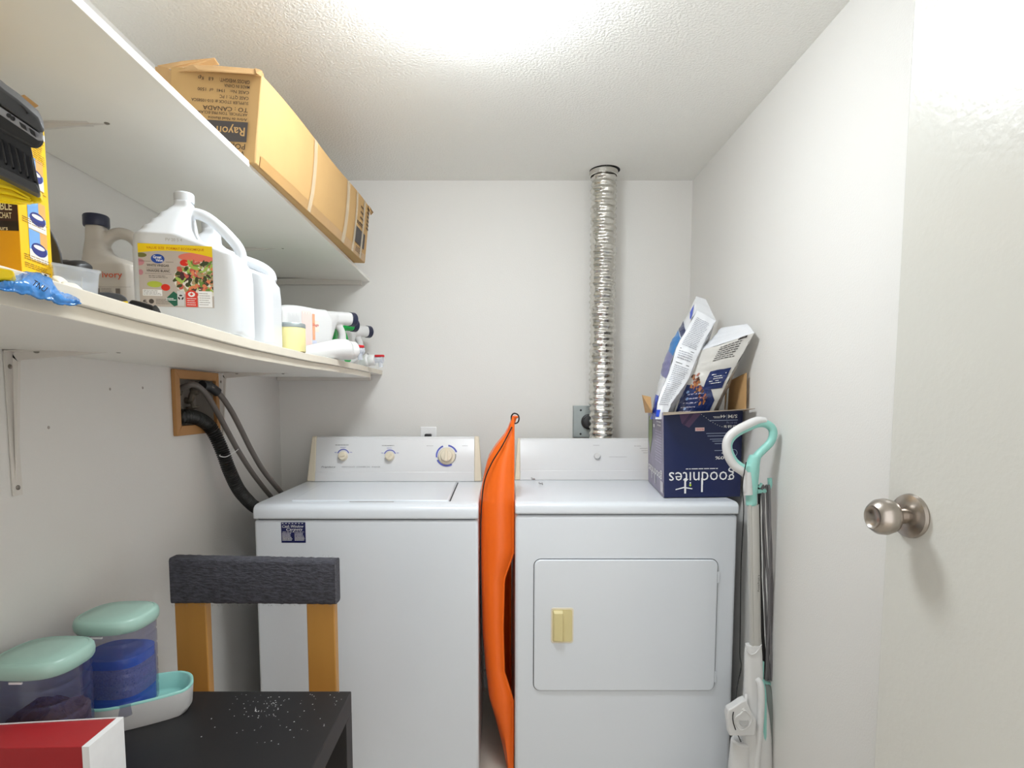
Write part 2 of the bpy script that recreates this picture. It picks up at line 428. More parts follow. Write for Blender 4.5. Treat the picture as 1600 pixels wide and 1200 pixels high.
def console(t, x0, x1, capw, zb, zt, inner, capm):
    # front face slopes back
    def fr(z): return 2.297+(z-zb)/(zt-zb)*.036
    P = [(fr(zb), zb), (fr(zb+.034), zb+.034), (fr(zb+.036)+.002, zb+.036), (fr(zt-.018), zt-.018), (fr(zt-.016)+.0015, zt-.016), (fr(zt)+.001, zt-.003), (fr(zt)+.006, zt), (2.345, zt), (2.345, zb)]
    b = MB(); b.prism(P, inner, lambda u, v, h: Vector((h, u, v)), x0+capw, x1-capw); c = b.build('console', t, bevel=.0008)
    for (a, e, lean) in ((x0, x0+capw, 1), (x1-capw, x1, -1)):
        b = MB(); vs = []
        Q = [(fr(zb)-.002, zb), (fr(zt)-.001, zt-.003), (fr(zt)+.006, zt+.001), (2.347, zt+.001), (2.347, zb)]
        for xx in (a, e):
            for (u, v) in Q:
                k = (v-zb)/(zt-zb)
                vs.append((xx+(.013*k*lean if (xx in (x0, x1)) else .004*k*lean*0), u, v))
        n = len(Q)
        b.add(vs, [tuple(range(n-1,-1,-1)), tuple(range(n,2*n))]+[(j,(j+1)%n,n+(j+1)%n,n+j) for j in range(n)], capm)
        b.build('end_cap', c, bevel=.003)
    dY, dZ = .036, zt-zb; L_ = math.hypot(dY, dZ)
    return c, facing((0, fr(zb), zb), (1, 0, 0), (0, dY, dZ), (0, -dZ, dY))
c, pf = console(t, -.7495, -.0665, .031, .9215, 1.094, panel_m, almond)
SH = .0025
def knob_print(P, u, v, r, a0, a1, m):
    pts = ell(u, v, r, r, 14, a0, a1)+list(reversed(ell(u, v, r*.86, r*.86, 14, a0, a1)))
    P.poly(pts, m, 2)
PF = lambda: Print(lambda u, v, h: pf(u, v, h+.0002), .0004)
for (u, v) in ((-.6111, .1010), (-.4283, .0985)):
    P = PF(); knob_print(P, u, v+.002, .0245, 20, 160, blue_ink)
    P.lines(u-.032, v+.040, u+.032, v+.0435, 1, greyink, th=.6)
    P.lines(u-.012, v+.031, u+.012, v+.0335, 1, blue_ink, th=.5)
    for a in (-.034, .026): P.rect(u+a, v+.012, u+a+.009, v+.0135, blue_ink, 2)
    P.build('dial_scale', c)
u, v = -.2054, .1010; P = PF()
for (a0, a1) in ((20, 82), (112, 190), (205, 300)): knob_print(P, u, v, .043, a0, a1, blue_ink)
knob_print(P, u, v, .037, -170, 10, greyink)
P.lines(-.285, .138, -.258, .1405, 1, greyink); P.lines(-.145, .138, -.120, .1405, 1, greyink)
P.build('dial_scale', c)
P = PF()
P.text('Frigidaire', -.695, .054, .0056, greyink, width=.055, italic=.3, bold=.01)
P.build('brand_lettering', c); P = PF()
P.text('HEAVY DUTY  COMMERCIAL  WASHER', -.615, .0545, .0042, greyink, width=.150, italic=.3)
P.build('lettering', c)
for (u, v, r, rot) in ((-.6111, .0985, .0165, 20), (-.4283, .0975, .0165, 50)):
    kb = MB(); n3 = Vector((0, -.978, .207)).normalized()
    kb.lathe([(r*1.12, 0), (r*1.1, .005), (r, .007), (r*.96, .018), (r*.8, .0205)], pf(u, v, 0), almond, n3, 28); o = kb.build('control_knob', c)
    mk = MB(); fn = facing(pf(u, v, .020), (math.cos(math.radians(rot)), 0, math.sin(math.radians(rot))), (-math.sin(math.radians(rot)), .2, math.cos(math.radians(rot))), n3)
    mk.prism(rrect(r*1.6, r*.4, r*.15, 3), almond, fn, -.002, .004); mk.build('grip', o)
n3 = Vector((0, -.978, .207)).normalized()
o = MB().lathe([(.034, 0), (.033, .003), (.031, .005), (.024, .006), (.023, .006), (.0225, .018), (.021, .022), (.012, .0235)], pf(-.2054, .099, 0), almond, n3, 40).build('timer_knob', c)
mk = MB(); mk.prism(rrect(.012, .044, .005, 4), almond, facing(pf(-.2054, .099, .022), (1,0,0), (0,.207,.978), n3), -.002, .007); mk.build('grip', o, bevel=.0015)
# navy fridge-magnet style sticker on the front
P = Print(facing((-.6701, WY, .7978), (1, 0, 0), (0, 0, 1), (0, -1, 0)), .0005)
P.rect(0, 0, .0749, .0639, M('navy sticker', (24, 30, 82), .4), 0)
for k in range(7): P.rect(.003+k*.010, .0595, .008+k*.010, .0612, white_ink, 3)
P.text('Cash Window', .004, .0475, .0085, white_ink, width=.066, italic=.35); P.text('Carpets', .016, .038, .0085, white_ink, width=.05, italic=.35)
P.lines(.004, .0325, .071, .035, 1, white_ink, ragged=0)
P.lines(.003, .006, .034, .0315, 6, white_ink, th=.4); P.lines(.041, .006, .072, .0315, 6, white_ink, th=.4)
P.build('sticker', t)

# ================================================================ DRYER
DX0, DX1, DY = .0495, .7325, 1.80
t = thing('tumble_dryer', 'white front-loading tumble dryer with a cream door handle', 'tumble dryer', ((DX0+DX1)/2, 2.1, 0))
MB().box((DX0, DY, .02), (DX1, 2.34, .884), white_app).build('cabinet', t, bevel=.010, seg=3)
MB().box((DX0+.01, DY+.01, .880), (DX1-.01, 2.33, .8885), dark_gap).build('seam', t)
prof = [(1.795, .887), (1.7935, .908), (1.7965, .917), (1.806, .9225), (1.822, .9245), (2.345, .9265), (2.345, .887)]
b = MB(); b.prism(prof, white_app, lambda u, v, h: Vector((h, u, v)), DX0-.001, DX1+.001); b.build('top_panel', t, bevel=.005, seg=3)
c, pf = console(t, .0600, .722, .022, .927, 1.087, panel_m, almond)
P = Print(lambda u, v, h: pf(u, v, h+.0002), .0004)
P.lines(.37, .135, .395, .1375, 1, greyink); P.build('start_marking', c); P = Print(lambda u, v, h: pf(u, v, h+.0002), .0004)
P.lines(.53, .132, .565, .1345, 1, greyink)
for k in range(3): P.rect(.552+.006*k, .124-.009*k, .582, .125-.009*k, greyink, 2)
P.build('cycle_marking', c); P = Print(lambda u, v, h: pf(u, v, h+.0002), .0004); P.rect(.43, .090, .50, .0908, greyink, 2)
P.build('lettering', c)
MB().lathe([(.0125, 0), (.0125, .008), (.011, .0105), (.004, .011)], pf(.3833, .094, 0), white_pl, n3, 28).build('start_button', c)
# door: dark gap line then the panel itself
dcx, dcz, dw, dh = .3912, .5367, .5665, .4185
fd = facing((0, DY, 0), (1, 0, 0), (0, 0, 1), (0, -1, 0))
b = MB(); b.prism(rrect(dw+.004, dh+.004, .023, 6, dcx, dcz), dark_gap, fd, -.004, .0006)
dd = MB().prism(rrect(dw, dh, .021, 6, dcx, dcz), white_app, fd, -.003, .0062).build('door', t, bevel=.0035, seg=3)
b.build('door_gap', dd)
lx, lz_ = (.1611+.2298)/2, (.5938+.4832)/2
b = MB(); b.prism(rrect(.070, .113, .008, 4, lx, lz_), almond, fd, .005, .0078)
hd = b.build('handle', dd, bevel=.0015, label='yellowed cream recessed handle')
b = MB(); b.prism(rrect(.062, .103, .007, 4, lx, lz_), cream_m, fd, .006, .0084); b.build('handle_recess', hd, bevel=.001)
b = MB(); b.prism([(lx-.029, -DY-.0), (lx-.029, 0)], cream_m, fd, 0, 0) if False else None
b = MB(); b.hexa([(lx-.029, DY-.0085, lz_-.049), (lx+.001, DY-.0085, lz_-.049), (lx+.001, DY-.0085, lz_+.049), (lx-.029, DY-.0085, lz_+.049),
                  (lx-.026, DY-.0165, lz_-.046), (lx+.001, DY-.021, lz_-.047), (lx+.001, DY-.021, lz_+.043), (lx-.026, DY-.0165, lz_+.040)], cream_m); b.build('finger_grip', hd, bevel=.0015)
for z in (.690, .372): MB().box((dcx+dw/2-.001, DY-.004, z-.018), (dcx+dw/2+.006, DY+.001, z+.018), white_app).build('hinge', dd, bevel=.001)
# small bits of lint on the dryer top
for k, (x, y, r) in enumerate(((833, 751, .012), (845, 757, .008))):
    p = at(x, y, Z=.929); b = MB(); rr = random.Random(k)
    pts = [p+Vector((rr.uniform(-1, 1)*r, rr.uniform(-1, 1)*r*1.4, rr.uniform(0, .010))) for _ in range(9)]
    b.tube(pts, .0008, greyink, 5, sm=5)
    b.build('lint_thread', label=('tangle of grey lint thread on the dryer top by its console', 'small curl of lint in front of the larger tangle on the dryer')[k], cat='lint')

# ================================================================ ORANGE SLED between the machines
def sled():
    t = thing('plastic_sled', 'orange plastic sled standing on end between washer and dryer', 'sled', (-.005, 2.02, 0))
    Yf, Yb = 1.85, 2.20
    # px outlines of hull bottom (left) and of the near side wall's rim (right), per height
    lefts = [(802, 652), (797, 668), (790, 682), (776, 700), (764, 720), (757, 745), (752, 775), (750, 810), (750, 860), (752, 920), (755, 990), (760, 1050), (766, 1100), (776, 1133), (788, 1180), (800, 1240)]
    rights = [(809, 648), (808, 668), (808, 682), (808, 700), (807, 720), (806.5, 745), (806, 775), (806, 810), (805, 855), (787, 905), (785, 985), (787, 1050), (803, 1100), (804, 1133), (806, 1180), (808, 1240)]
    Lz = [(at(x, y, Y=Yf)) for x, y in lefts]; Rz = [(at(x, y, Y=Yf)) for x, y in rights]
    def lerp(L, z):
        for i in range(len(L)-1):
            if L[i].z >= z >= L[i+1].z:
                k = (L[i].z-z)/(L[i].z-L[i+1].z); return L[i].x+(L[i+1].x-L[i].x)*k
        return L[-1].x if z < L[-1].z else L[0].x
    z1, z0 = Lz[0].z, .012; n = 60; R = []
    for i in range(n+1):
        z = z1+(z0-z1)*i/n
        xl, xr = lerp(Lz, z), lerp(Rz, z)
        xl = max(xl, -.0600); xr = min(xr, .0435)
        e = min(1, (z1-z)/.35); e = .12+.88*math.sin(e*math.pi/2)**.8; e2 = min(1, .35+(z-z0)/.2)
        half = (Yb-Yf)/2*min(e, e2); ym = Yf+half*1.0 if z < z1-.2 else Yf+half+.0
        ya, yb = Yf, Yf+2*half
        xr_b = min(.0435, max(xr, .042)); d = xr-xl
        R.append([(xr, ya, z), (xl+d*.45, ya+.004, z), (xl+.012, ya+.016, z), (xl, ya+.045*e, z), (xl-.0+.004, (ya+yb)/2, z), (xl, yb-.045*e, z), (xl+.012, yb-.016*e, z), (xr_b, yb, z)])
    b = MB(); b.rings(R, orange_m, False, False, closed=False)
    hull = b.build('hull', t, solid=.004, smooth=50)
    # rolled rim along both walls
    b = MB(); b.tube([Vector(r[0]) for r in R], .0045, orange_m, 8); b.tube([Vector(r[-1]) for r in R], .0045, orange_m, 8)
    b.tube([Vector(R[0][k]) for k in range(8)], .004, orange_m, 8); b.build('rim', hull)
    # inner moulded seat
    b = MB(); b.box((-.03, 1.93, .25), (-.012, 2.12, .62), orange_m); b.build('seat_mould', hull, bevel=.006, seg=3)
    # pull cord
    cp = [at(x, y, Y=Yv) for x, y, Yv in ((800, 660, 1.86), (799, 651, 1.85), (803, 646, 1.845), (809, 648, 1.845), (811, 654, 1.845), (809, 660, 1.85), (804, 662, 1.85))]
    b = MB(); b.tube(cp, .0022, black_cord, 6, sm=5)
    cp = [at(x, y, Y=1.842) for x, y in ((800, 667), (785, 696), (768, 724), (757, 752), (752.5, 790), (751, 840), (751.5, 900), (753, 970), (754, 1040), (756, 1080))]
    b.tube(cp, .0022, black_cord, 6, sm=5); b.build('pull_cord', t)
sled()

# ================================================================ DUCT, OUTLETS
def duct():
    t = thing('dryer_duct', 'crinkled silver foil duct running from the dryer up into the ceiling', 'duct', (.41, 2.395, .93))
    R = []; n = 360; m = 40; z0, z1 = .93, CZ+.03
    for i in range(n+1):
        z = z0+(z1-z0)*i/n; k = (z-z0)/(z1-z0)
        cxx = .413+(.404-.413)*k; cyy = 2.398+(2.375-2.398)*k
        ring = []
        for j in range(m):
            a = 2*math.pi*j/m
            r = .0475+.0026*math.sin(z*2*math.pi/.0235+a*.35)+.0046*noise.noise(Vector((math.cos(a)*2.2, math.sin(a)*2.2, z*34)))+.0022*noise.noise(Vector((math.cos(a)*7, math.sin(a)*7, z*90)))
            ring.append((cxx+r*math.cos(a), cyy+r*math.sin(a), z))
        R.append(ring)
    MB().rings(R, foil, False, False).build('foil_tube', t, smooth=60)
    MB().lathe([(.0505, 2.098), (.0545, 2.10), (.0550, 2.116), (.0505, 2.119)], (.404, 2.375, 0), foil, cap0=False, cap1=False).build('clamp_ring', t)
duct()
t = thing('dryer_outlet', 'square grey metal outlet box with round black socket behind the foil duct', 'electrical outlet', (.35, BW, 1.14))
a, b2 = at(896, 634, Y=2.46), at(940, 682, Y=2.46)
MB().box((a.x, BW-.022, b2.z-.004), (a.x+.125, BW, a.z), galv).build('box', t, bevel=.002)
p = at(920.5, 659, Y=2.45)
MB().lathe([(.032, 0), (.032, .012), (.030, .014), (.026, .015), (.025, .022), (.010, .026)], (p.x, BW-.022, p.z), black_pl, (0, -1, 0), 40).build('socket', t)
for (x, y) in ((907.5, 641), (907, 678)):
    p = at(x, y, Y=2.458); MB().lathe([(.0045, 0), (.004, .002), (.001, .0025)], (p.x, BW-.022, p.z), black_pl, (0, -1, 0), 12).build('screw', t)
t = thing('wall_outlet', 'white wall socket with a black plug above the washer console', 'electrical outlet', (-.294, BW, 1.09))
a, b2 = at(657, 667, Y=2.475), at(682, 684, Y=2.475)
MB().box((a.x, BW-.007, a.z-.115), (b2.x, BW, a.z), M('bright white plate', (250, 250, 250), .3)).build('cover_plate', t, bevel=.002)
p = at(669, 679, Y=2.46); MB().box((p.x-.014, BW-.035, p.z-.028), (p.x+.014, BW-.006, p.z+.003), black_pl).build('plug', t, bevel=.004)

# ================================================================ TAP BOX AND HOSES
t = thing('tap_box', 'square recessed washing machine tap box with a wooden frame on left wall', 'tap box', (LW, 1.80, 1.13))
b = MB(); oy0, oy1, oz0, oz1 = 1.665, 1.925, 1.134, 1.322
liner = M('dusty tap box liner', (158, 150, 142), .8, scale=20, var=.15)
xx = LW-.055
b.box((xx-.004, HY0, HZ0), (xx, HY1, HZ1), liner); b.box((xx, HY0, HZ0-.003), (LW, HY1, HZ0), liner); b.box((xx, HY0, HZ1), (LW, HY1, HZ1+.003), liner)
b.box((xx, HY0-.003, HZ0), (LW, HY0, HZ1), liner); b.box((xx, HY1, HZ0), (LW, HY1+.003, HZ1), liner); b.build('liner', t)
for pl in ([(oy0,oz0),(oy1,oz0),(HY1,HZ0),(HY0,HZ0)], [(HY0,HZ1),(HY1,HZ1),(oy1,oz1),(oy0,oz1)], [(oy0,oz0),(HY0,HZ0),(HY0,HZ1),(oy0,oz1)], [(HY1,HZ0),(oy1,oz0),(oy1,oz1),(HY1,HZ1)]):
    MB().prism(pl, frame_wood, lambda u, v, h: Vector((LW+h, u, v)), 0, .012).build('frame_strip', t, bevel=.0015)
for (y, z) in ((1.745, 1.262), (1.842, 1.265)):
    b = MB(); b.tube([(xx, y, z-.03), (xx+.015, y, z-.03), (xx+.022, y, z-.012), (xx+.03, y, z)], .010, brass, 10, sm=4)
    b.lathe([(.014, 0), (.015, .012), (.012, .018)], (xx+.022, y, z), brass, (1, .2, 0), 8)
    o = b.build('tap', t)
    MB().lathe([(.004, 0), (.004, .014), (.02, .015), (.02, .022), (.004, .024)], (xx+.018, y, z-.034), brass, (.2, 0, -1), 10).build('tap_handle', o)
def hose(name, label, pts, r, m, n=12, ribs=False):
    P_ = []
    for q in pts:
        P_.append(at(q[0], q[1], X=q[2]) if len(q) == 3 else Vector(q[:3]))
    P_ = spline(P_, 16)
    b = MB()
    if ribs:
        Q = []; 
        for i in range(len(P_)-1):
            for k in range(3): Q.append(P_[i].lerp(P_[i+1], k/3))
        L_ = [0]
        for i in range(1, len(Q)): L_.append(L_[-1]+(Q[i]-Q[i-1]).length)
        # even resample
        step = .0014; out = []; s_ = 0; i = 0
        while s_ < L_[-1] and i < len(Q)-1:
            while i < len(Q)-2 and L_[i+1] < s_: i += 1
            k = (s_-L_[i])/max(1e-9, L_[i+1]-L_[i]); out.append(Q[i].lerp(Q[i+1], min(1, k))); s_ += step
        N2 = len(out)
        b.tube(out, lambda t_: r*(1+.09*math.sin(t_*(N2-1)*step*2*math.pi/.0068)), m, 14)
    else: b.tube(P_, r, m, n)
    return b
hb = hose('', '', [(LW-.035, 1.748, 1.262, 0), (300, 601, -.895), (318, 611, -.885), (336, 638, -.875), (355, 673, -.865), (375, 709, -.855), (398, 744, -.845), (425, 778, -.835), (455, 812, -.825)], .0085, rubber_grey)
hb.build('water_hose', label='grey rubber water hose leaving the left tap, nearer of the two', cat='hose', group=None)
hb = hose('', '', [(LW-.035, 1.845, 1.265, 0), (322, 601, -.895), (342, 615, -.88), (360, 640, -.865), (376, 670, -.85), (393, 704, -.835), (412, 736, -.82), (438, 768, -.80), (470, 805, -.79)], .0088, rubber_grey)
o = hb.build('water_hose', label='grey rubber water hose leaving the right tap, farther from the drain hose', cat='hose')
b = MB(); b.tube([at(316, 602, X=-.897), at(326, 603, X=-.893), at(340, 613, X=-.882)], .0145, black_pl, 12, sm=4); b.build('black_tape_wrap', o, label='black tape wrapped around the hose end')
db = hose('', '', [(LW-.035, 1.775, 1.185, 0), (283, 651, -.915), (305, 652, -.90), (328, 667, -.885), (345, 699, -.865), (358, 734, -.85), (373, 765, -.84), (392, 787, -.83), (408, 800, -.82), (430, 830, -.81)], .0195, rubber_black, ribs=True)
o = db.build('drain_hose', label='thick black corrugated drain hose curving down behind the washer', cat='hose')
b = MB(); c0 = at(352, 712, X=-.861)
b.tube([at(343, 712, X=-.845), at(352, 714, X=-.838), at(362, 709, X=-.842), at(372, 702, X=-.85), at(368, 699, X=-.87), at(350, 708, X=-.885)], .0012, white_ink, 6, closed=True, sm=5); b.build('cable_tie', o, label='thin white cable tie')

# ================================================================ CARTON on the upper shelf
def carton():
    zs = 1.7415
    t = thing('cardboard_carton', 'long brown cardboard carton with upside-down shipping print on the upper shelf', 'cardboard box', (-.59, 1.77, zs))
    nb, nt = Vector((-.517, 1.303, zs-.008)), Vector((-.4945, 1.30, 1.9115))
    fb, ft = Vector((-.493, 2.23, zs-.004)), Vector((-.4715, 2.23, 1.936))
    lb, lt = Vector((-.700, 1.302, zs)), Vector((-.682, 1.29, 1.924)); gb, gt = Vector((-.69, 2.22, zs)), Vector((-.66, 2.22, 1.945))
    b = MB(); n = 16
    def side(k):
        # bulging right face
        return .008*math.sin(math.pi*k)
    R = []
    for i in range(n+1):
        k = i/n
        A_ = nb.lerp(fb, k); B_ = nt.lerp(ft, k); C_ = lt.lerp(gt, k); D_ = lb.lerp(gb, k)
        mid = A_.lerp(B_, .5)+Vector((side(k), 0, 0)); B_ = B_+Vector((side(k)*.4, 0, .004*math.sin(k*9)))
        R.append([A_, A_.lerp(mid, .5)+Vector((side(k)*.3, 0, 0)), mid, mid.lerp(B_, .5)+Vector((side(k)*.2, 0, 0)), B_, C_, D_])
    b.rings(R, card_m); body = b.build('body', t, bevel=.003, smooth=30)
    # torn flaps on top at the near end
    def flap(pts, nm='flap'):
        b = MB(); m_ = len(pts); up = Vector((0, .001, .003))
        b.add([Vector(p) for p in pts]+[Vector(p)+up for p in pts], [tuple(range(m_-1,-1,-1)), tuple(range(m_, 2*m_))]+[(j,(j+1)%m_,m_+(j+1)%m_,m_+j) for j in range(m_)], card_in)
        b.build(nm, t, smooth=0)
    q = lambda x, y, Y: at(x, y, Y=Y)
    flap([q(274,112,1.292), q(300,103,1.30), q(345,105,1.31), q(405,110,1.30), q(412,118,1.295), q(395,116,1.285), q(350,113,1.28), q(310,110,1.28)])
    flap([q(398,108,1.30), q(409,112,1.29), q(413,124,1.289), q(409,120,1.286), q(400,114,1.284)])
    flap([q(246,104,1.33), q(285,97,1.34), q(335,92,1.36), q(342,102,1.38), q(300,104,1.34), q(262,108,1.32)])
    flap([q(242,106,1.33), q(262,108,1.32), q(273,118,1.31), q(271,175,1.315), q(250,140,1.33)])
    # printing on the near end (upside down)
    ux = (nt-lt).normalized(); o_ = lt.copy(); vz = (lb-lt).normalized()
    nn = ux.cross(vz); nn = nn if nn.y < 0 else -nn
    W_ = (nt-lt).length; Hh = (lb-lt).length
    # u from the right edge towards the left, v from the top down = text upside down
    def fn(u, v, h): 
        k = min(1, max(0, v/Hh)); R0 = nt.lerp(nb, k); L0 = lt.lerp(lb, k)
        return R0.lerp(L0, u/W_)+nn*h
    P = Print(lambda u, v, h: fn(u, v, h+.0045), .0005)
    L0 = .0225   # left margin of text (near the right edge)
    S = W_/.0+0 if False else 1
    rows = [('GROSS WEIGHT:     6.8    Kgs', .0165, .0088, .106), ('MADE IN CHINA', .0275, .0075, .052), ('CASE No:   1941  of  1500', .0385, .0075, .106), ('CASE QTY: 1 PC', .0500, .0078, .060),
            ('SUPPLIER STOCK #: 010-1058SCA', .0605, .0072, .118), ('TO : CANADA', .0730, .0105, .094), ('ARTIFICIEL TON PRE-ECLAIRE DE 7 PI', .0840, .0068, .135), ('Arbre de Noel illumine', .0940, .0068, .082)]
    for (s_, v, hgt, wd) in rows:
        P.text(s_, L0, v, hgt*.82, brown_ink, width=wd, bold=.012, layer=3)
    P.rect(.0205, .1015, W_*.985, .1425, char_ink, 1)
    P.text('Rayon 16', L0+.003, .1130, .0175, card_m, width=.092, bold=.01, layer=3)
    P.text('PO#', L0, .1465, .0115, brown_ink, width=.033, bold=.01, layer=3)
    P.text('WM', L0, .1610, .0115, brown_ink, width=.028, bold=.01, layer=3)
    P.build('end_print', body)
    # printing and tape on the long side
    def fs(u, v, h):   # u along length 0..1, v 0 bottom..1 top
        A_ = nb.lerp(fb, u); B_ = nt.lerp(ft, u); s_ = .008*math.sin(math.pi*u)
        mid = A_.lerp(B_, .5)+Vector((s_, 0, 0)); B_ = B_+Vector((s_*.4, 0, .004*math.sin(u*9)))
        Rr = [A_, A_.lerp(mid, .5)+Vector((s_*.3, 0, 0)), mid, mid.lerp(B_, .5)+Vector((s_*.2, 0, 0)), B_]
        k = min(3.9999, max(0, v*4)); i = int(k)
        return Rr[i].lerp(Rr[i+1], k-i)+Vector((h, 0, 0))
    P = Print(lambda u, v, h: fs(u, v, h+.0012), .0005)
    P.patch(.02, .0, .98, .13, taped_card, 20, 4, 0)
    for (a, c_) in ((.335, .36), (.665, .70), (.79, .815), (.90, .925)):
        P.patch(a, .0, c_, .98, tape_m, 2, 8, 5)
    P.patch(.80, .19, .955, .45, char_ink, 3, 4, 2)
    for i in range(4): P.lines(.86, .80-.09*i, .93, .84-.09*i, 1, brown_ink, th=.6)
    P.lines(.82, .50, .93, .56, 2, brown_ink, th=.5); P.lines(.84, .05, .955, .15, 4, brown_ink, th=.5)
    P.lines(.96, .55, .995, .95, 6, brown_ink, th=.5)
    P.build('side_print', body)
    for (s0, s1) in (((-.4715, 2.23, 1.93), (-.4655, 2.215, 1.885)),):
        MB().add([ft+Vector((0,0,0)), ft+Vector((.010,.004,-.016)), ft+Vector((.004,-.01,-.03)), ft+Vector((0,-.03,-.002))], [(0,1,2,3)], card_in).build('torn_corner', t, solid=.002)
carton()

# ================================================================ VINEGAR JUGS
def depth_prism(b, poly, m, dfun, y0, y1):
    """outline in x,z; depth narrowed about the middle by dfun(z)"""
    ym = (y0+y1)/2
    def fn(u, v, h):
        k = dfun(v); return Vector((u, ym+(h-ym)*k, v))
    n = len(poly)
    b.prism(poly, m, fn, y0, y1)
def jug(label, A_, rz, deco, zz, cap=True, du=0):
    t = thing('vinegar_jug', label, 'jug', (A_[0], A_[1], zz), (0, 0, rz), group='vinegar jugs on the lower shelf')
    W_, Dp = .183, .160
    out = [(.004, 0), (0, .006), (0, .178), (.006, .185), (.010, .1855), (.012, .197), (.021, .200), (.024, .212), (.033, .216), (.036, .230), (.046, .234), (.049, .243), (.0585, .247), (.0585, .258), (.0885, .258),
           (.0875, .236), (.0870, .205), (.096, .184), (.114, .167), (.140, .157), (.176, .153), (.183, .145), (.183, .006), (.179, 0)]
    def dfun(z): return 1 if z < .178 else max(.26, 1-(z-.178)/.066*.74)
    b = MB()
    ym = Dp/2
    # slice body into horizontal slabs so that it can narrow in depth towards the neck
    zsl = [0, .006, .178, .185, .1855, .197, .200, .212, .216, .230, .234, .243, .247, .258]
    def span(z):
        xs = []
        n = len(out)
        for i in range(n):
            (x0, z0), (x1, z1) = out[i], out[(i+1) % n]
            if abs(z1-z0) > 1e-9 and min(z0, z1) <= z <= max(z0, z1): xs.append(x0+(x1-x0)*(z-z0)/(z1-z0))
        return min(xs), max(xs)
    R = []
    zs_ = sorted(set([0.0005, .006]+[.178*i/6 for i in range(1, 7)]+[.181, .185, .1862, .190, .197, .1985, .201, .207, .212, .2145, .217, .225, .230, .2325, .236, .243, .2455, .248, .257]))
    for z in zs_:
        a, c_ = span(z); k = dfun(z); e_ = du*min(1, max(0, (z-.178)/.03)); a = max(0, a+e_); c_ += e_*.8; hd = Dp/2*k; r = min(hd, (c_-a)/2)*(.28 if z < .178 else .6)
        R.append([(x, ym+y, z) for x, y in rrect(c_-a, 2*hd, r, 5, (a+c_)/2, 0)])
    b.rings(R, hdpe)
    hp = [(.056, ym, .222), (.072, ym, .208), (.100, ym, .197), (.128, ym, .189), (.152, ym, .179), (.168, ym, .166), (.172, ym, .15)] if du else None
    if du: b.tube(hp, .0125, hdpe, 12, sm=4)
    else: b.tube([(.083, ym, .236), (.096, ym, .2375), (.114, ym, .231), (.134, ym, .216), (.153, ym, .197), (.168, ym, .178), (.1735, ym, .160), (.172, ym, .135)], .0108, hdpe, 12, sm=4)
    body = b.build('body', t, local=True, remesh=.0024, relax=5)
    if cap: MB().lathe([(.0175, .256), (.018, .262), (.018, .272), (.016, .2745)], (.0735+du, ym, -.0), hdpe, n=32).build('cap', t, local=True, bevel=.0008)
    if deco:
        P = Print(facing((.016, -.0006, .047), (1, 0, 0), (0, 0, 1), (0, -1, 0)), .0002)
        w_, h_ = .124, .111; P.clip = (0, 0, w_, h_)
        C = lambda nm, c_: M(nm, c_, .4, var=.02)
        P.rect(0, 0, w_, h_, C('label taupe', (186, 176, 168)), 0)
        P.poly([(0, h_), (0, h_-.0165)]+[(w_*k/12, h_-.0165+.007*math.sin(math.pi*k/12*.9)-.0055*(k/12)**2) for k in range(1, 13)]+[(w_, h_)], C('label yellow', (240, 205, 20)), 4)
        P.text('VALUE SIZE  FORMAT ECONOMIQUE', .062, h_-.009, .0042, C('label orange', (196, 110, 10)), width=.096, align='c', bold=.012)
        P.poly(ell(.032, .085, .0112, .0082), C('logo blue', (16, 70, 160)), 5)
        P.text('Great', .0315, .0855, .0048, white_ink, width=.014, align='c', bold=.02, layer=12); P.text('Value', .0345, .0802, .0045, white_ink, width=.012, align='c', bold=.02, layer=12)
        dk = C('label dark ink', (70, 64, 62))
        P.text('WHITE VINEGAR', .032, .0710, .0042, dk, width=.037, align='c', bold=.012); P.rect(.012, .0675, .052, .0679, dk, 6)
        P.text('VINAIGRE BLANC', .032, .0615, .0042, dk, width=.039, align='c', bold=.012); P.rect(.010, .0580, .054, .0584, dk, 6); P.lines(.016, .0505, .050, .0560, 2, dk, th=.3)
        P.rect(.002, .0795, .020, .0800, dk, 6); P.rect(.045, .0795, .058, .0800, dk, 6)
        # tomato slices and onion at the edges
        P.poly(ell(.100, .090, .034, .0085), C('tomato blush', (226, 120, 100)), 2); P.poly(ell(.076, .0795, .0075, .0058), C('tomato', (212, 40, 30)), 3); P.poly(ell(.002, .078, .0075, .006), C('onion', (190, 130, 140)), 1.2); P.poly(ell(.003, .060, .004, .005), C('onion', (190, 130, 140)), 1.2); P.poly(ell(.005, .0905, .009, .004), C('olive', (110, 112, 60)), 1.1)
        # salad bowl
        P.poly(ell(.101, .050, .044, .033), C('bowl rim', (222, 218, 208)), 2.2)
        rr = random.Random(3)
        cols = [C('leaf light', (160, 190, 90)), C('leaf', (104, 140, 60)), C('leaf dark', (56, 66, 40)), C('aubergine', (70, 40, 50)), C('shrimp', (220, 130, 90)), C('radish', (196, 90, 80)), C('grain', (170, 150, 110))]
        for k in range(190):
            a_ = rr.uniform(0, 6.28); q_ = rr.random()**.5
            u, v = .101+.041*q_*math.cos(a_), .053+.030*q_*math.sin(a_)
            s1, s2, th = rr.uniform(.003, .009), rr.uniform(.0016, .0042), rr.uniform(0, 3.1)
            pts = [(u+s1*math.cos(x)*math.cos(th)-s2*math.sin(x)*math.sin(th), v+s1*math.cos(x)*math.sin(th)+s2*math.sin(x)*math.cos(th)) for x in [6.283*j/7 for j in range(7)]]
            pts = [(min(w_-.0005, p_[0]), p_[1]) for p_ in pts]
            P.poly(pts, rr.choice(cols), 2.5+k*.018)
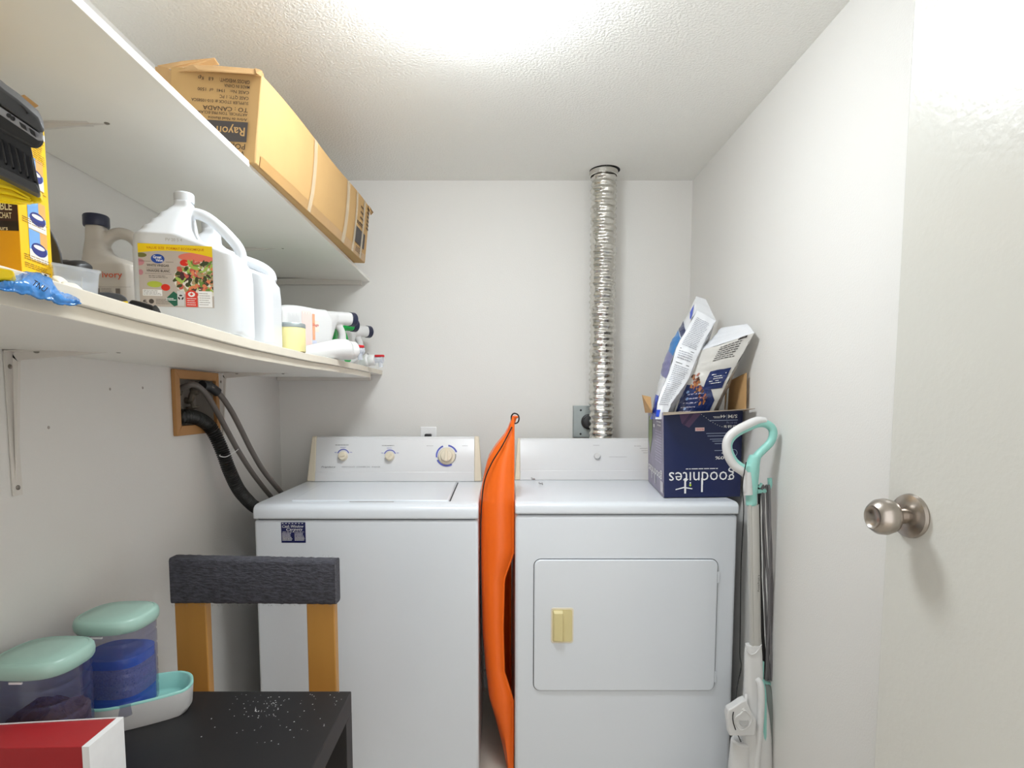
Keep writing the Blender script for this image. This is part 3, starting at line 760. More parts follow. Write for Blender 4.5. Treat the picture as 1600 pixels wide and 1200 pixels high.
        P.poly([(min(w_, x), y) for x, y in ell(.025, .0395, .0125, .0055)], C('avocado', (176, 190, 70)), 3); P.poly(ell(.043, .0345, .0075, .006), C('tomato', (212, 40, 30)), 4)
        P.rect(.005, .019, .037, .030, white_ink, 3); P.lines(.006, .020, .036, .0295, 4, dk, th=.3, layer=5)
        P.text('4L', .0045, .0065, .0052, ink, width=.0075, bold=.02); P.poly(ell(.0185, .009, .0042, .0042), dk, 3); P.lines(.026, .004, .050, .014, 5, dk, th=.3)
        P.poly([(.042, .014), (.056, .028), (.064, .022), (.064, .004), (.056, .001)], C('label green', (20, 96, 76)), 6.2); P.lines(.043, .011, .060, .016, 2, white_ink, th=.5, layer=7)
        P.rect(.062, .002, .0735, .029, C('grey patch', (205, 205, 205)), 7.5)
        for k in range(3):
            a_ = math.radians(90+120*k); P.poly([(.0678+.005*math.cos(a_+x), .0175+.005*math.sin(a_+x)) for x in (-.7, 0, .7)]+[(.0678+.0028*math.cos(a_+x), .0175+.0028*math.sin(a_+x)) for x in (.7, -.7)], ink, 9)
        P.rect(.076, .001, .096, .027, C('label red', (216, 60, 50)), 7.6); P.poly(ell(.086, .025, .0088, .0062), C('label red', (216, 60, 50)), 8); P.poly(ell(.086, .0235, .006, .0045), white_ink, 9)
        P.poly([(.086, .0275), (.0872, .0252), (.0895, .0248), (.0882, .0230), (.0865, .0215), (.0855, .0215), (.0838, .0230), (.0825, .0248), (.0848, .0252)], C('label red', (216, 60, 50)), 11); P.lines(.078, .003, .094, .018, 4, white_ink, th=.3, layer=10)
        P.rect(.0975, .001, .121, .030, white_ink, 7.6); P.lines(.099, .004, .119, .028, 6, dk, th=.2, layer=9)
        P.build('label', body, local=True, label='printed paper label with salad picture')
        P = Print(facing((.062, -.0006, .172), (1, 0, 0), (0, 0, 1), (0, -1, 0)), .0002); P.text('PV 20 5 4', 0, -.008, .0055, M('faint grey stamp', (190, 188, 182), .6), width=.028, bold=.01); P.build('date_stamp', body, local=True)
    return t
zsh = lambda Y: shelf_z(Y, LOWF)+.0185
Av = Vector((-.484-.179, 1.123-.0366))
rz = math.atan2(.2, .98)
jug('full white vinegar jug with a salad label and handle, nearest jug on lower shelf', (Av.x, Av.y), rz, True, 1.3555)
jug('unlabelled translucent white jug standing behind the labelled vinegar jug', (Av.x-.010, Av.y+.186), rz, False, 1.3550, du=-.028)

# ---- ivory laundry bottle
def ivory():
    t = thing('laundry_bottle', 'taupe laundry bottle with dark cap and the word ivory in orange', 'bottle', (-.872, 1.245, 1.3635), (0, 0, .06))
    b = MB(); Dp = .082; ym = Dp/2; R = []
    prof = [(0, .120, 0), (.06, .121, 0), (.135, .121, 0), (.152, .117, .0), (.163, .095, .0), (.172, .068, .001), (.182, .051, .002), (.205, .045, .004), (.236, .042, .0065), (.2365, .040, .0075)]
    for z, x1, x0 in [(p[0], p[1], p[2]) for p in prof]:
        k = 1 if z < .15 else max(.47, 1-(z-.15)/.05*.53)
        r = min(Dp/2*k, (x1-x0)/2)*.75
        R.append([(x, ym+y, max(.0005, z)) for x, y in rrect(x1-x0, Dp*k, r, 5, (x0+x1)/2, 0)])
    b.rings(R, taupe)
    b.tube([(.036, ym, .196), (.050, ym, .214), (.072, ym, .222), (.096, ym, .214), (.112, ym, .192), (.112, ym, .160), (.105, ym, .14)], .0125, taupe, 12, sm=4)
    body = b.build('body', t, local=True, remesh=.0024, relax=5)
    MB().lathe([(.0235, .234), (.0245, .237), (.0245, .255), (.0225, .258)], (.0245, ym, 0), navy_cap, n=36).build('cap', t, local=True, bevel=.0008)
    P = Print(facing((.0, -.0008, 0), (1, 0, 0), (0, 0, 1), (0, -1, 0)), .0003)
    o_ink = M('orange ink', (214, 96, 60), .6); P.text('ivory', .055, .122, .0125, o_ink, width=.040, bold=.008)
    dk = M('taupe ink', (120, 110, 102), .6)
    P.rect(.034, .103, .11, .1034, dk, 2); P.rect(.036, .088, .048, .100, dk, 2); P.lines(.052, .087, .075, .101, 5, dk, th=.3); P.rect(.034, .080, .078, .0804, dk, 2); P.rect(.034, .073, .075, .0734, dk, 2)
    P.lines(.036, .055, .075, .070, 3, dk, th=.3); P.rect(.080, .082, .089, .100, dk, 2); P.lines(.081, .060, .089, .077, 4, dk, th=.4)
    P.build('label_print', body, local=True)
ivory()

# ================================================================ YELLOW CAT-BOWL BOX AND THINGS AT THE LEFT END
def ybox():
    d = Vector((-.135, 1, 0)).normalized(); e = Vector((-1, -.135, 0)).normalized()
    near = at(33, 400, Y=.757); near.z = 0; far = at(81, 400, Y=.822); far.z = 0
    d = (far-near); dl = d.length; d.normalize(); e = Vector((-d.y, d.x, 0))
    z0 = 1.3645; z1 = at(80, 199, Y=.822).z; Wd = .25
    p0 = near; c_ = (p0+e*Wd/2)
    t = thing('cat_bowl_box', 'yellow cat bowl box with black panels standing behind blue film', 'box', (c_.x, c_.y, z0))
    b = MB(); q = [p0, far, far+e*Wd, p0+e*Wd]
    b.add([v+Vector((0,0,z0)) for v in q]+[v+Vector((0,0,z1)) for v in q], [(3,2,1,0), (4,5,6,7), (0,1,5,4), (1,2,6,5), (2,3,7,6), (3,0,4,7)], yellow_card)
    b.mi[5] = b.mat(yellow_card_shade); body = b.build('carton', t, bevel=.0008, smooth=0)
    Hh = z1-z0
    # right side print; u along depth 0..dl, v from bottom
    n = Vector((d.y, -d.x, 0)); P = Print(facing(p0+Vector((0,0,z0)), d, (0,0,1), n), .0003)
    zt = lambda y: at(60, y, Y=.79).z-z0
    C = lambda nm, c2: M(nm, c2, .4, var=.02)
    sky, wht, bl, pk = C('print sky', (120, 170, 225)), C('print white', (235, 232, 225)), C('print cobalt', (40, 52, 130)), C('print peach', (240, 175, 100))
    dk = C('print brown', (150, 110, 20))
    for yc in (268, 337, 385):
        v = zt(yc); s = .012; u = dl*.56
        P.rect(u-.019, v-.019, u+.019, v+.019, sky, 1); P.rect(u-.019, v-.019, u+.019, v-.006, wht, 2); P.rect(u+.004, v, u+.019, v+.019, pk, 2.4)
        P.poly(ell(u+.001, v-.004, .0165, .0085), bl, 3); P.poly(ell(u+.001, v-.001, .012, .0028), wht, 4)
    for (ya, yb2) in ((345, 355), (402, 412), (415, 424), (292, 302)): P.lines(.006, zt(yb2), dl-.005, zt(ya), 3, dk, th=.35, ragged=.2)
    P.lines(.010, zt(262)+.01, dl-.004, zt(205), 13, dk, th=.3, ragged=.15)
    P.rect(dl*.5, zt(206), dl*.98, zt(196), wht, 1); P.rect(dl*.6, zt(441), dl*.86, zt(424), wht, 1)
    for k in range(3):
        a_ = math.radians(90+120*k); uu, vv = dl*.73, zt(432); P.poly([(uu+.006*math.cos(a_+x), vv+.006*math.sin(a_+x)) for x in (-.6, 0, .6)]+[(uu+.0035*math.cos(a_+x), vv+.0035*math.sin(a_+x)) for x in (.6, -.6)], ink, 3)
    P.build('side_print', body)
    # front face print, u leftwards is -, text runs to the right edge
    f = facing(p0+Vector((0,0,z0)), -e, (0,0,1), -d if (-d).y < 0 else d)
    P = Print(f, .0003); z_ = lambda y: at(20, y, Y=.757).z-z0
    wk = C('panel plum', (64, 36, 34)); P.rect(-.25, z_(346), -.0005, z_(318), wk, 1); P.rect(-.25, z_(361), -.0005, z_(346), C('panel black', (40, 30, 28)), 1)
    cr = C('cream ink', (238, 226, 196))
    P.text('DOUBLE', -.0065, z_(329), .0098, cr, width=.033, align='r', bold=.015); P.text('BOLS DE CHAT', -.0075, z_(342), .0070, cr, width=.035, align='r', bold=.01)
    P.text('de style', -.024, z_(354), .0045, cr, align='r', bold=.01); P.text('anti-odeurs', -.0125, z_(360.5), .005, cr, align='r', bold=.01)
    P.build('front_print', body)
ybox()

def slab_px(b, poly, Yn, dep, m, tilt=0, sx=-.74):
    """solid block whose front outline is seen at poly; tilt leans the back edge"""
    f = [at(x, y, Y=Yn) for x, y in poly]; g = [p+Vector((sx*dep, dep, tilt)) for p in f]; n = len(f)
    b.add(f+g, [tuple(range(n-1,-1,-1)), tuple(range(n, 2*n))]+[(j,(j+1)%n,n+(j+1)%n,n+j) for j in range(n)], m)
def organizer():
    t = thing('tool_case', 'black and yellow ribbed plastic tool case at the left end of lower shelf', 'tool case', (-.58, .70, 1.3645))
    b = MB(); slab_px(b, [(-70, 262), (0, 272), (34, 290), (67, 311), (66, 318), (30, 321), (0, 318), (-30, 316), (-34, 470), (-70, 470)], .668, .03, yellow_pl, .017); y = b.build('yellow_frame', t, bevel=.004)
    for k in range(3):
        b = MB(); slab_px(b, [(-20, 284+k*10), (18, 292+k*9), (48+k*2, 309+k*3), (46, 311+k*3), (18, 296+k*9), (-20, 288+k*10)], .664, .006, yellow_pl); b.build('slat', y)
    b = MB(); slab_px(b, [(-60, 155), (0, 193), (47, 225), (49, 232), (63, 299), (60, 301), (0, 272), (-60, 244)], .655, .018, grey_pl); p = b.build('ribbed_panel', t, bevel=.003)
    b = MB(); slab_px(b, [(-60, 230), (0, 259), (57, 287), (63, 300), (60, 303), (0, 273), (-60, 246)], .648, .014, grey_pl); b.build('panel_lip', p, bevel=.003)
    for k in range(6):
        x = -14+11.5*k; ya = 204+7.0*k
        b = MB(); q = [(x+2, ya+4), (x+6.5, ya+6), (x+13.5, ya+44), (x+9.5, ya+44)]
        slab_px(b, q, .650, .010, black_pl); b.build('rib', p, bevel=.001)
    b = MB(); slab_px(b, [(-60, 133), (0, 167), (68, 212), (68, 224), (64, 232), (52, 234), (0, 205), (-60, 168)], .640, .035, black_pl, .022); c = b.build('case_body', t, bevel=.004)
    b = MB(); slab_px(b, [(-60, 128), (0, 166), (67, 211), (67, 219), (60, 219), (0, 178), (-60, 140)], .6385, .004, M('silver trim', (168, 168, 172), .3, .4)); s = b.build('silver_strip', c, bevel=.0008, label='silver strip with slots')
    for (xa, ya, xb, yb) in ((30, 190, 42, 203), (45, 199, 56, 213)):
        b = MB(); slab_px(b, [(xa, ya), (xb-2, ya+6.5), (xb, yb), (xa+3, yb-6)], .636, .004, black_pl); b.build('slot', s)
    for (x, y2) in ((14.5, 181), (20.5, 185.5)):
        b = MB(); b.lathe([(.0022, 0), (.002, .0015)], at(x, y2, Y=.638), black_pl, (0, -1, 0), 10); b.build('port', s)
    b = MB(); slab_px(b, [(-60, 92), (0, 135), (7, 141), (28, 156), (60, 184), (71, 206), (64, 209), (0, 164), (-60, 124)], .636, .035, grey_pl, .024); l = b.build('case_lid', t, bevel=.004)
    b = MB(); slab_px(b, [(31.5, 163), (39, 169), (43.5, 176), (41, 176), (38, 170), (32, 165)], .634, .004, black_pl); b.build('latch', l)
    # feet out to the shelf
    b = MB(); slab_px(b, [(-70, 412), (0, 418), (20, 422), (23, 428), (18, 436), (0, 438), (-70, 438)], .572, .05, yellow_pl); b.build('foot_plate', t, bevel=.004)
organizer()
b = MB(); slab_px(b, [(-60, 150), (22, 153), (38, 149), (60, 166), (47, 172), (40, 200), (30, 440), (-60, 440)], .90, .006, card_in, .004)
b.build('cardboard_sheet', label='torn cardboard sheet poking up behind the tool case', cat='cardboard')

def bluefilm():
    b = MB()
    top = [(-20, 434), (0, 437), (14, 431), (24, 426), (45, 424), (62, 426), (78, 436), (88, 444), (100, 456), (118, 463), (125, 470)]
    bot = [(-20, 444), (0, 449), (14, 452), (24, 455), (45, 460), (62, 465), (78, 469), (88, 472), (100, 475), (118, 474.5), (125, 472)]
    n = len(top); U = 60; V = 14
    def S(u, v):
        k = u*(n-1); i = min(n-2, int(k)); f = k-i
        x = top[i][0]+(top[i+1][0]-top[i][0])*f; yt = top[i][1]+(top[i+1][1]-top[i][1])*f; yb = bot[i][1]+(bot[i+1][1]-bot[i][1])*f
        y = yt+(yb-yt)*v
        base_Y = .475*F/(XP-x)           # follows the shelf's front edge
        p = at(x, y, Y=base_Y+.03*(1-v)-.012*math.sin(math.pi*v))
        p += Vector((1, -1, .4))*(.0045*noise.noise(Vector((u*9, v*3, 1)))+.0015*noise.noise(Vector((u*30, v*12, 1))))
        return p
    b.grid(S, U, V, blue_film)
    o = b.build('plastic_film', smooth=60, solid=.002, label='crumpled blue plastic film hanging over the front edge of lower shelf', cat='plastic film')
    q = at(50, 445, Y=.588); P = Print(facing(q, (1, .5, -.75), (.6, .3, 1), (.5, -1, 0)), .001); P.text('TNU', 0, 0, .0055, ink, width=.012, bold=.01); P.build('print', o)
bluefilm()

# curved charcoal lid leaning on the wall, black crumpled bag, clear tub, tissue, scrapers
b = MB(); arc = [(60, 345), (76, 352), (84, 366), (91, 380), (96, 395), (99, 415), (60, 415)]
slab_px(b, arc, .90, .02, grey_pl); b.build('plastic_lid', bevel=.004, label='curved charcoal plastic lid standing on edge behind the yellow box', cat='tray')
def lump(name, poly_px, Y, dep, m, amp, label, cat, z0=None, seed=0):
    """crumpled heap whose outline is seen at poly_px"""
    n = len(poly_px); c = sum((Vector(p) for p in poly_px), Vector((0, 0)))/n; R = []
    for k in range(7):
        a = math.pi*(k/6); s = max(.02, math.sin(a)); dy = -math.cos(a)*dep/2
        ring = []
        for (x, y) in poly_px:
            p = at(c.x+(x-c.x)*(s**.5), c.y+(y-c.y)*(s**.5), Y=Y)+Vector((0, dy, 0))
            p += Vector((1, 1, 1))*amp*noise.noise(p*60+Vector((seed, 0, 0)))
            if z0: p.z = max(p.z, z0)
            ring.append(p)
        R.append(ring)
    return MB().rings(R, m).build(name, label=label, cat=cat, sub=1, smooth=80)
def dens(poly, k=4):
    out = []
    for i in range(len(poly)):
        a, b_ = poly[i], poly[(i+1) % len(poly)]
        for j in range(k): out.append((a[0]+(b_[0]-a[0])*j/k, a[1]+(b_[1]-a[1])*j/k))
    return out
lump('plastic_bag', dens([(96, 406), (112, 406), (128, 409), (138, 413), (143, 424), (143, 470), (100, 470)]), 1.03, .05, black_pl, .008, 'crumpled black plastic bag behind the clear tub', 'bag', 1.3640)
t = thing('clear_tub', 'clear frosted plastic tub beside the yellow box', 'tub', (-.60, .87, 1.3615))
def tub():
    yn, yf = .80, .90
    a, b_ = at(84, 440, Y=yn), at(156, 440, Y=yn+.035); zt0 = at(84, 412, Y=yn).z; zt1 = at(158, 425, Y=yn+.035).z
    z0 = 1.3625; mb = MB()
    q = [Vector((a.x, a.y, 0)), Vector((b_.x, b_.y, 0)), Vector((b_.x-.078, b_.y+.10, 0)), Vector((a.x-.08, a.y+.09, 0))]
    c = sum(q, Vector())/4; zz = [zt0, zt1, zt1+.002, zt0+.002]
    inn = [c+(p-c)*.86 for p in q]
    R = [[p+Vector((0,0,z0)) for p in inn], [p+Vector((0,0,z)) for p, z in zip(q, zz)]]
    mb.rings(R, clear_pl, True, False); o = mb.build('tub_body', t, solid=.0015, smooth=0)
    mb = MB(); mb.tube([p+Vector((0,0,z)) for p, z in zip(q, zz)], .0022, clear_pl, 6, closed=True); mb.build('rim', o)
    e = inn[0].lerp(inn[1], .62); e2 = q[0].lerp(q[1], .62)
    mb = MB(); mb.tube([e+Vector((0,-.001,z0)), e2+Vector((0,-.001,zz[0]*.5+zz[1]*.5-.012))], .0012, clear_pl, 6); mb.build('moulded_line', o)
tub()
lump('paper_tissue', dens([(83, 431), (95, 436), (103, 444), (108, 440), (114, 441), (122, 450), (131, 461), (137, 470), (84, 470)], 3), .765, .03, cloth_w, .004, 'crumpled white tissue between blue film and clear tub', 'tissue', 1.3620, 3)
def scrapers():
    t = thing('paint_scraper', 'small dark grey scraper with a yellow button in front of the laundry bottle', 'scraper', (-.56, .93, 1.356))
    b = MB(); slab_px(b, [(150, 456), (170, 456), (188, 459), (198, 464), (201, 473), (200, 500), (150, 500)], .88, .035, grey_pl); o = b.build('handle', t, bevel=.003)
    b = MB(); slab_px(b, [(189, 471), (200, 470.5), (200, 474), (197, 476), (200, 500), (192, 500)], .872, .01, yellow_pl); b.build('button', t, bevel=.001, label='yellow button')
    t = thing('utility_clamp', 'black plastic clamp lying by the shelf edge before the vinegar jug', 'clamp', (-.53, .95, 1.354))
    b = MB(); slab_px(b, [(202, 471), (206, 468), (220, 471), (237, 476), (243, 480), (243, 520), (202, 520)], .925, .03, black_pl); o = b.build('body', t, bevel=.003)
    b = MB(); slab_px(b, [(240, 477), (244, 476), (249, 482), (254, 493), (254, 520), (238, 520)], .918, .035, grey_pl); b.build('jaw', t, bevel=.002)
    b = MB(); slab_px(b, [(207, 474), (234, 483), (234, 485), (207, 476)], .921, .006, grey_pl); b.build('grip_bar', o)
scrapers()

# ================================================================ LYING DETERGENT BOTTLES
def lying(label, base, rz, z0, m, capm, deco=False, group='detergent jugs lying at the far end of the lower shelf'):
    t = thing('detergent_jug', label, 'jug', (base[0], base[1], z0), (0, 0, rz), group=group)
    th = .105; b = MB()
    # outline in local x (length) and z; lying on its side
    top = [(0, .150), (.02, .157), (.05, .160), (.09, .160), (.13, .158), (.17, .160), (.215, .163), (.252, .166), (.282, .168)]
    bot = [(0, .004), (.02, 0), (.05, .0), (.09, 0), (.13, .008), (.17, .030), (.215, .118), (.252, .124), (.282, .124)]
    R = []
    for k in range(29):
        x = .282*k/28
        def L_(T_):
            for i in range(len(T_)-1):
                if T_[i+1][0] >= x-1e-9: f = (x-T_[i][0])/(T_[i+1][0]-T_[i][0]); return T_[i][1]+(T_[i+1][1]-T_[i][1])*f
            return T_[-1][1]
        zt, zb = L_(top), L_(bot); d = th*(1 if x < .17 else max(.42, 1-(x-.17)/.05*.58))
        if k == 0: d *= .9
        R.append([(x, th/2+y, (zt+zb)/2+zz) for y, zz in rrect(d, zt-zb, min(d, zt-zb)*(.2 if x < .17 else .4), 5)])
    b.rings(R, m)
    b.tube([(.222, th/2, .128), (.243, th/2, .112), (.252, th/2, .088), (.246, th/2, .062), (.226, th/2, .040), (.195, th/2, .026), (.165, th/2, .028)], .0125, m, 12, sm=4)
    body = b.build('body', t, local=True, remesh=.0028, relax=5)
    MB().lathe([(.0215, .280), (.0235, .282), (.0235, .300), (.021, .303)], (0, th/2, .146), capm, 'x', 32).build('cap', t, local=True, bevel=.0008)
    if deco:
        P = Print(facing((0, -.0008, 0), (1, 0, 0), (0, 0, 1), (0, -1, 0)), .0003)
        P.rect(.062, .035, .096, .145, M('pale pink print', (240, 215, 208), .6), 1)
        P.lines(.137, .020, .060, .060, 1, greyink, th=0.01)
        for k in range(9): P.rect(.018+.0042*k, .045, .0192+.0042*k, .132-.004*(k % 3), M('pale grey print', (205, 206, 208), .6), 2)
        for k in range(7): P.rect(.064+.0046*k, .040, .0652+.0046*k, .140-.005*(k % 2), M('pale rose print', (232, 186, 176), .6), 2)
        P.rect(.099, .060, .108, .138, M('coral print', (246, 168, 130), .6), 2); P.rect(.108, .085, .122, .118, M('faint peach print', (245, 222, 208), .6), 1.5)
        P.rect(.101, .032, .107, .046, M('coral ink', (225, 120, 90), .6), 2); P.poly(ell(.106, .053, .008, .006), M('pale blue print', (205, 210, 228), .6), 2)
        P.text('Dyson', .118, .097, .006, M('dark rose ink', (190, 80, 80), .6), rot=90, width=.022) if False else None
        P.text('Snuggle', .100, .102, .008, M('dark rose ink', (190, 80, 80), .6), width=.021, italic=.3, bold=.01)
        P.build('label_print', body, local=True)
    return t
rzA = math.atan2(.796, .605)
lying('white detergent jug with pink and coral print lying nearest on the shelf', (-.628, 1.75), rzA, 1.3585, white_pl, navy_cap, True)
lying('green detergent jug with navy cap lying behind the printed white one', (-.6595, 1.906), rzA, 1.3592, green_pl, navy_cap)
lying('plain white detergent jug with navy cap lying nearest the back wall', (-.653, 2.112), rzA, 1.3600, white_pl, navy_cap)
def spigot(label, base, rz, z0, Lb, r):
    t = thing('spigot_bottle', label, 'bottle', (base[0], base[1], z0), (0, 0, rz), group='white bottles with red push taps')
    b = MB(); b.rings([[(x, q_*math.cos(a), q_+.0005+q_*math.sin(a)) for a in [2*math.pi*k/32 for k in range(32)]] for x, q_ in ((0, r*.32), (.004, r*.42), (Lb*.35, r*.68), (Lb*.75, r*1.0), (Lb*.92, r*1.06), (Lb-.008, r*1.04), (Lb, r*.9), (Lb+.004, r*.8))], white_pl); b.build('body', t, local=True, smooth=60)
    b = MB(); b.lathe([(r*.86, Lb+.002), (r*.9, Lb+.005), (r*.9, Lb+.022), (r*.78, Lb+.026)], (0, 0, r*1.05), white_pl, 'x', 28); o = b.build('screw_collar', t, local=True)
    b = MB(); b.lathe([(.011, Lb+.022), (.011, Lb+.048), (.013, Lb+.050), (.013, Lb+.056)], (0, 0, r*1.05), clear_pl, 'x', 20); b.tube([(Lb+.045, 0, r), (Lb+.047, 0, r-.026)], .008, clear_pl, 12)
    s_ = b.build('tap', t, local=True, label='clear plastic push tap')
    b = MB(); b.prism(rrect(.036, .020, .008, 4, Lb+.042, 0), red_pl, lambda u, v, h: Vector((u, v, h)), r*1.05+.010, r*1.05+.018); b.build('push_button', s_, local=True, bevel=.002, label='red push button')
spigot('white bottle with red push tap lying in front of the printed jug', (-.575, 1.69), rzA, 1.3570, .185, .0300)
spigot('small white bottle with red push tap nearest the shelf end', (-.520, 2.21), -.15, 1.3597, .040, .0230)
t = thing('candle_tin', 'small pale yellow tin with grey rim at the shelf edge', 'tin', (-.512, 1.49, 1.353))
MB().lathe([(.0335, .0), (.0345, .002), (.0345, .058), (.034, .060)], (-.516, 1.49, 1.3535), M('pale yellow label', (232, 222, 158), .5), n=40).build('tin_body', t)
MB().lathe([(.035, .058), (.0352, .060), (.0352, .067), (.034, .069), (.030, .069)], (-.516, 1.49, 1.3535), galv, n=40).build('rim', t)
p_ = at(554, 569, Y=1.93)
MB().lathe([(.008, 0), (.011, .004), (.010, .010), (.004, .013)], (-.4895, 1.935, 1.3592), green_pl, n=16).build('bottle_cap', label='tiny green cap on the shelf edge under the push tap', cat='cap')

# ================================================================ NAPPY BOX ON THE DRYER
def nappy():
    z0, z1 = .9275, 1.199
    f0, f1 = Vector((.5235, 1.868, 0)), Vector((.7715, 1.885, 0)); b0, b1 = Vector((.572, 2.262, 0)), Vector((.778, 2.262, 0))
    t = thing('nappy_box', 'navy nappy box standing upside down on the dryer with open cardboard flaps', 'box', (.65, 2.05, z0))
    tops = [f0+Vector((-.008, 0, z1-.003)), f1+Vector((0, 0, z1+.003)), b1+Vector((0, 0, z1)), b0+Vector((-.006, 0, z1))]
    bots = [f0+Vector((0,0,z0)), f1+Vector((0,0,z0)), b1+Vector((0,0,z0)), b0+Vector((0,0,z0))]
    side_m = M('lilac grey printed card', (140, 134, 158), .4, scale=14, var=.35)
    b = MB(); b.add(bots+tops, [(3,2,1,0), (0,1,5,4), (1,2,6,5), (2,3,7,6), (3,0,4,7)], navy_card); b.mi[4] = b.mat(side_m); b.mi[3] = b.mat(card_in)
    body = b.build('carton', t, solid=.003, smooth=0)
    def flap(pts, nm='flap', m=card_in):
        up = Vector((0, .0015, .002)); k = len(pts)
        mb = MB(); mb.add([Vector(p) for p in pts]+[Vector(p)+up for p in pts], [tuple(range(k-1,-1,-1)), tuple(range(k, 2*k))]+[(j,(j+1)%k,k+(j+1)%k,k+j) for j in range(k)], m); mb.build(nm, t, smooth=0)
    q = lambda x, y, Y: at(x, y, Y=Y)
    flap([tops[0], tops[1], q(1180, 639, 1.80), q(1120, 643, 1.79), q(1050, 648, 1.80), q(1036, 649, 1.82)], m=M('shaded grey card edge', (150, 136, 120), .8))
    flap([q(1137, 642, 2.0), q(1140, 596, 1.98), q(1167, 583, 1.855), q(1166, 642, 1.855)])
    flap([q(1132, 640, 2.06), q(1133, 614, 2.05), q(1144, 610, 2.05), q(1145, 640, 2.06)])
    flap([q(1003, 618, 2.1), q(1017, 621, 2.0), q(1019, 645, 1.9), q(1008, 645, 2.2)])
    # front print: origin at the right top corner, running left and down (upside-down writing)
    Wf = (f1-f0).length; Hf = z1-z0
    ux = (f0-f1).normalized(); nn = Vector((ux.y, -ux.x, 0)); nn = nn if nn.y < 0 else -nn
    def fn(u, v, h):
        k = v/Hf; R0 = tops[1].lerp(bots[1], k); L0 = tops[0].lerp(bots[0], k); return R0.lerp(L0, u/Wf)+nn*h
    P = Print(lambda u, v, h: fn(u, v, h+.0008), .0004)
    C = lambda nm, c_: M(nm, c_, .4, var=.03)
    X = lambda px_: (1165-px_)/(1165-1037)*Wf; V = lambda py: (py-643)/(775-643)*Hf
    plum = C('plum print', (92, 66, 104)); P.poly([(X(1062), .004), (X(1098), .004), (X(1078), V(667)), (X(1066), V(660))], plum, 1); P.poly([(X(1080), .004), (X(1086), .004), (X(1070), V(664)), (X(1067), V(661))], C('deep plum print', (66, 46, 84)), 2)
    P.rect(X(1103), V(667), X(1088), V(672.5), C('pale pink patch', (238, 206, 206)), 2)
    P.text('MARVEL', X(1095.5), V(668.5), .0052, C('rose ink', (220, 130, 130)), width=.024, align='c', bold=.02)
    sl = C('sky ink', (176, 190, 220))
    P.text('S/M', X(1156), V(648.5), .0105, white_ink, width=X(1141)-X(1156), bold=.02); P.text('44', X(1137), V(648.5), .0095, white_ink, width=.017, bold=.02); P.lines(X(1128), V(650), X(1115), V(653.5), 2, white_ink, th=.5)
    P.rect(X(1139.2), V(648), X(1138.7), V(655), sl, 3); P.rect(X(1157), V(656.3), X(1110), V(657.2), sl, 3)
    P.text('20-31 kg', X(1156), V(659.5), .0055, C('steel ink', (120, 130, 165)), width=.034, bold=.01); P.text('43-68 lb', X(1156), V(664.5), .0072, white_ink, width=.042, bold=.015)
    for k in range(15):
        a = k/14; x = 1098+52*a; y = 647+23*math.sin(a*1.75)-2*a; P.poly(ell(X(x), V(y), .0011, .0011, 8), white_ink, 4)
    for (a, e, yy) in ((1106, 1145, 676), (1108, 1140, 680), (1112, 1140, 685), (1116, 1140, 688), (1120, 1140, 692)): P.rect(X(e), V(yy), X(a), V(yy+.8), sl, 3)
    P.text('100%', X(1147), V(712), .0095, white_ink, width=.05, bold=.015); P.text('free', X(1145), V(706), .0065, white_ink, width=.026, bold=.01); P.rect(X(1140), V(702.5), X(1120), V(703.3), sl, 3)
    pts = ell(X(1152), V(707), .0115, .0115, 24, 0, 359)+list(reversed(ell(X(1152), V(707), .0100, .0100, 24, 0, 359))); P.poly(pts, sl, 3)
    P.build('size_lettering', body); P = Print(lambda u, v, h: fn(u, v, h+.0008), .0004)
    P.lines(X(1126), V(729.5), X(1073), V(731.5), 1, white_ink, th=.6, ragged=0)
    P.text('goodnites', X(1155), V(735.5), .0420, white_ink, width=(1155-1045)/(1165-1037)*Wf, bold=-.002, layer=5)
    P.poly([(X(1084), V(762.5)), (X(1070), V(760.5)), (X(1056), V(763.5)), (X(1056), V(762)), (X(1070), V(758.5)), (X(1084), V(761))], white_ink, 4)
    P.poly(ell(X(1080.5), V(756), .0035, .0040, 12), C('lime ink', (190, 220, 60)), 6)
    P.rect(X(1101.5), V(767), X(1098.7), V(745), white_ink, 4); P.rect(X(1073.5), V(769), X(1070.5), V(745), white_ink, 4)
    P.build('logo_lettering', body)
    # left side print
    Ws = (b0-f0).length; un = (f0-b0).normalized(); n2 = Vector((-un.y, un.x, 0)); n2 = n2 if n2.x < 0 else -n2
    def fl(u, v, h):
        k = v/Hf; R0 = tops[0].lerp(bots[0], k); L0 = tops[3].lerp(bots[3], k); return R0.lerp(L0, u/Ws)+n2*h
    P = Print(lambda u, v, h: fl(u, v, h+.0008), .0004)
    P.text('goodnites', .03, .20, .03, white_ink, width=Ws*.86, bold=.01, layer=5); P.rect(.19, .215, .205, .252, white_ink, 4); P.rect(.28, .215, .292, .245, white_ink, 4)
    P.rect(.01, .225, .07, .262, C('pale card label', (205, 202, 208)), 3); P.lines(.05, .015, .16, .05, 3, white_ink, th=.4); P.rect(.20, .045, .235, .056, white_ink, 3)
    P.lines(.04, .06, .2, .17, 12, C('pale lilac ink', (186, 182, 204)), th=.4)
    P.poly([(.26, .02), (.36, .02), (.38, .1), (.33, .16), (.27, .09)], C('olive green print', (120, 140, 84)), 1)
    P.build('side_print', body)
nappy()

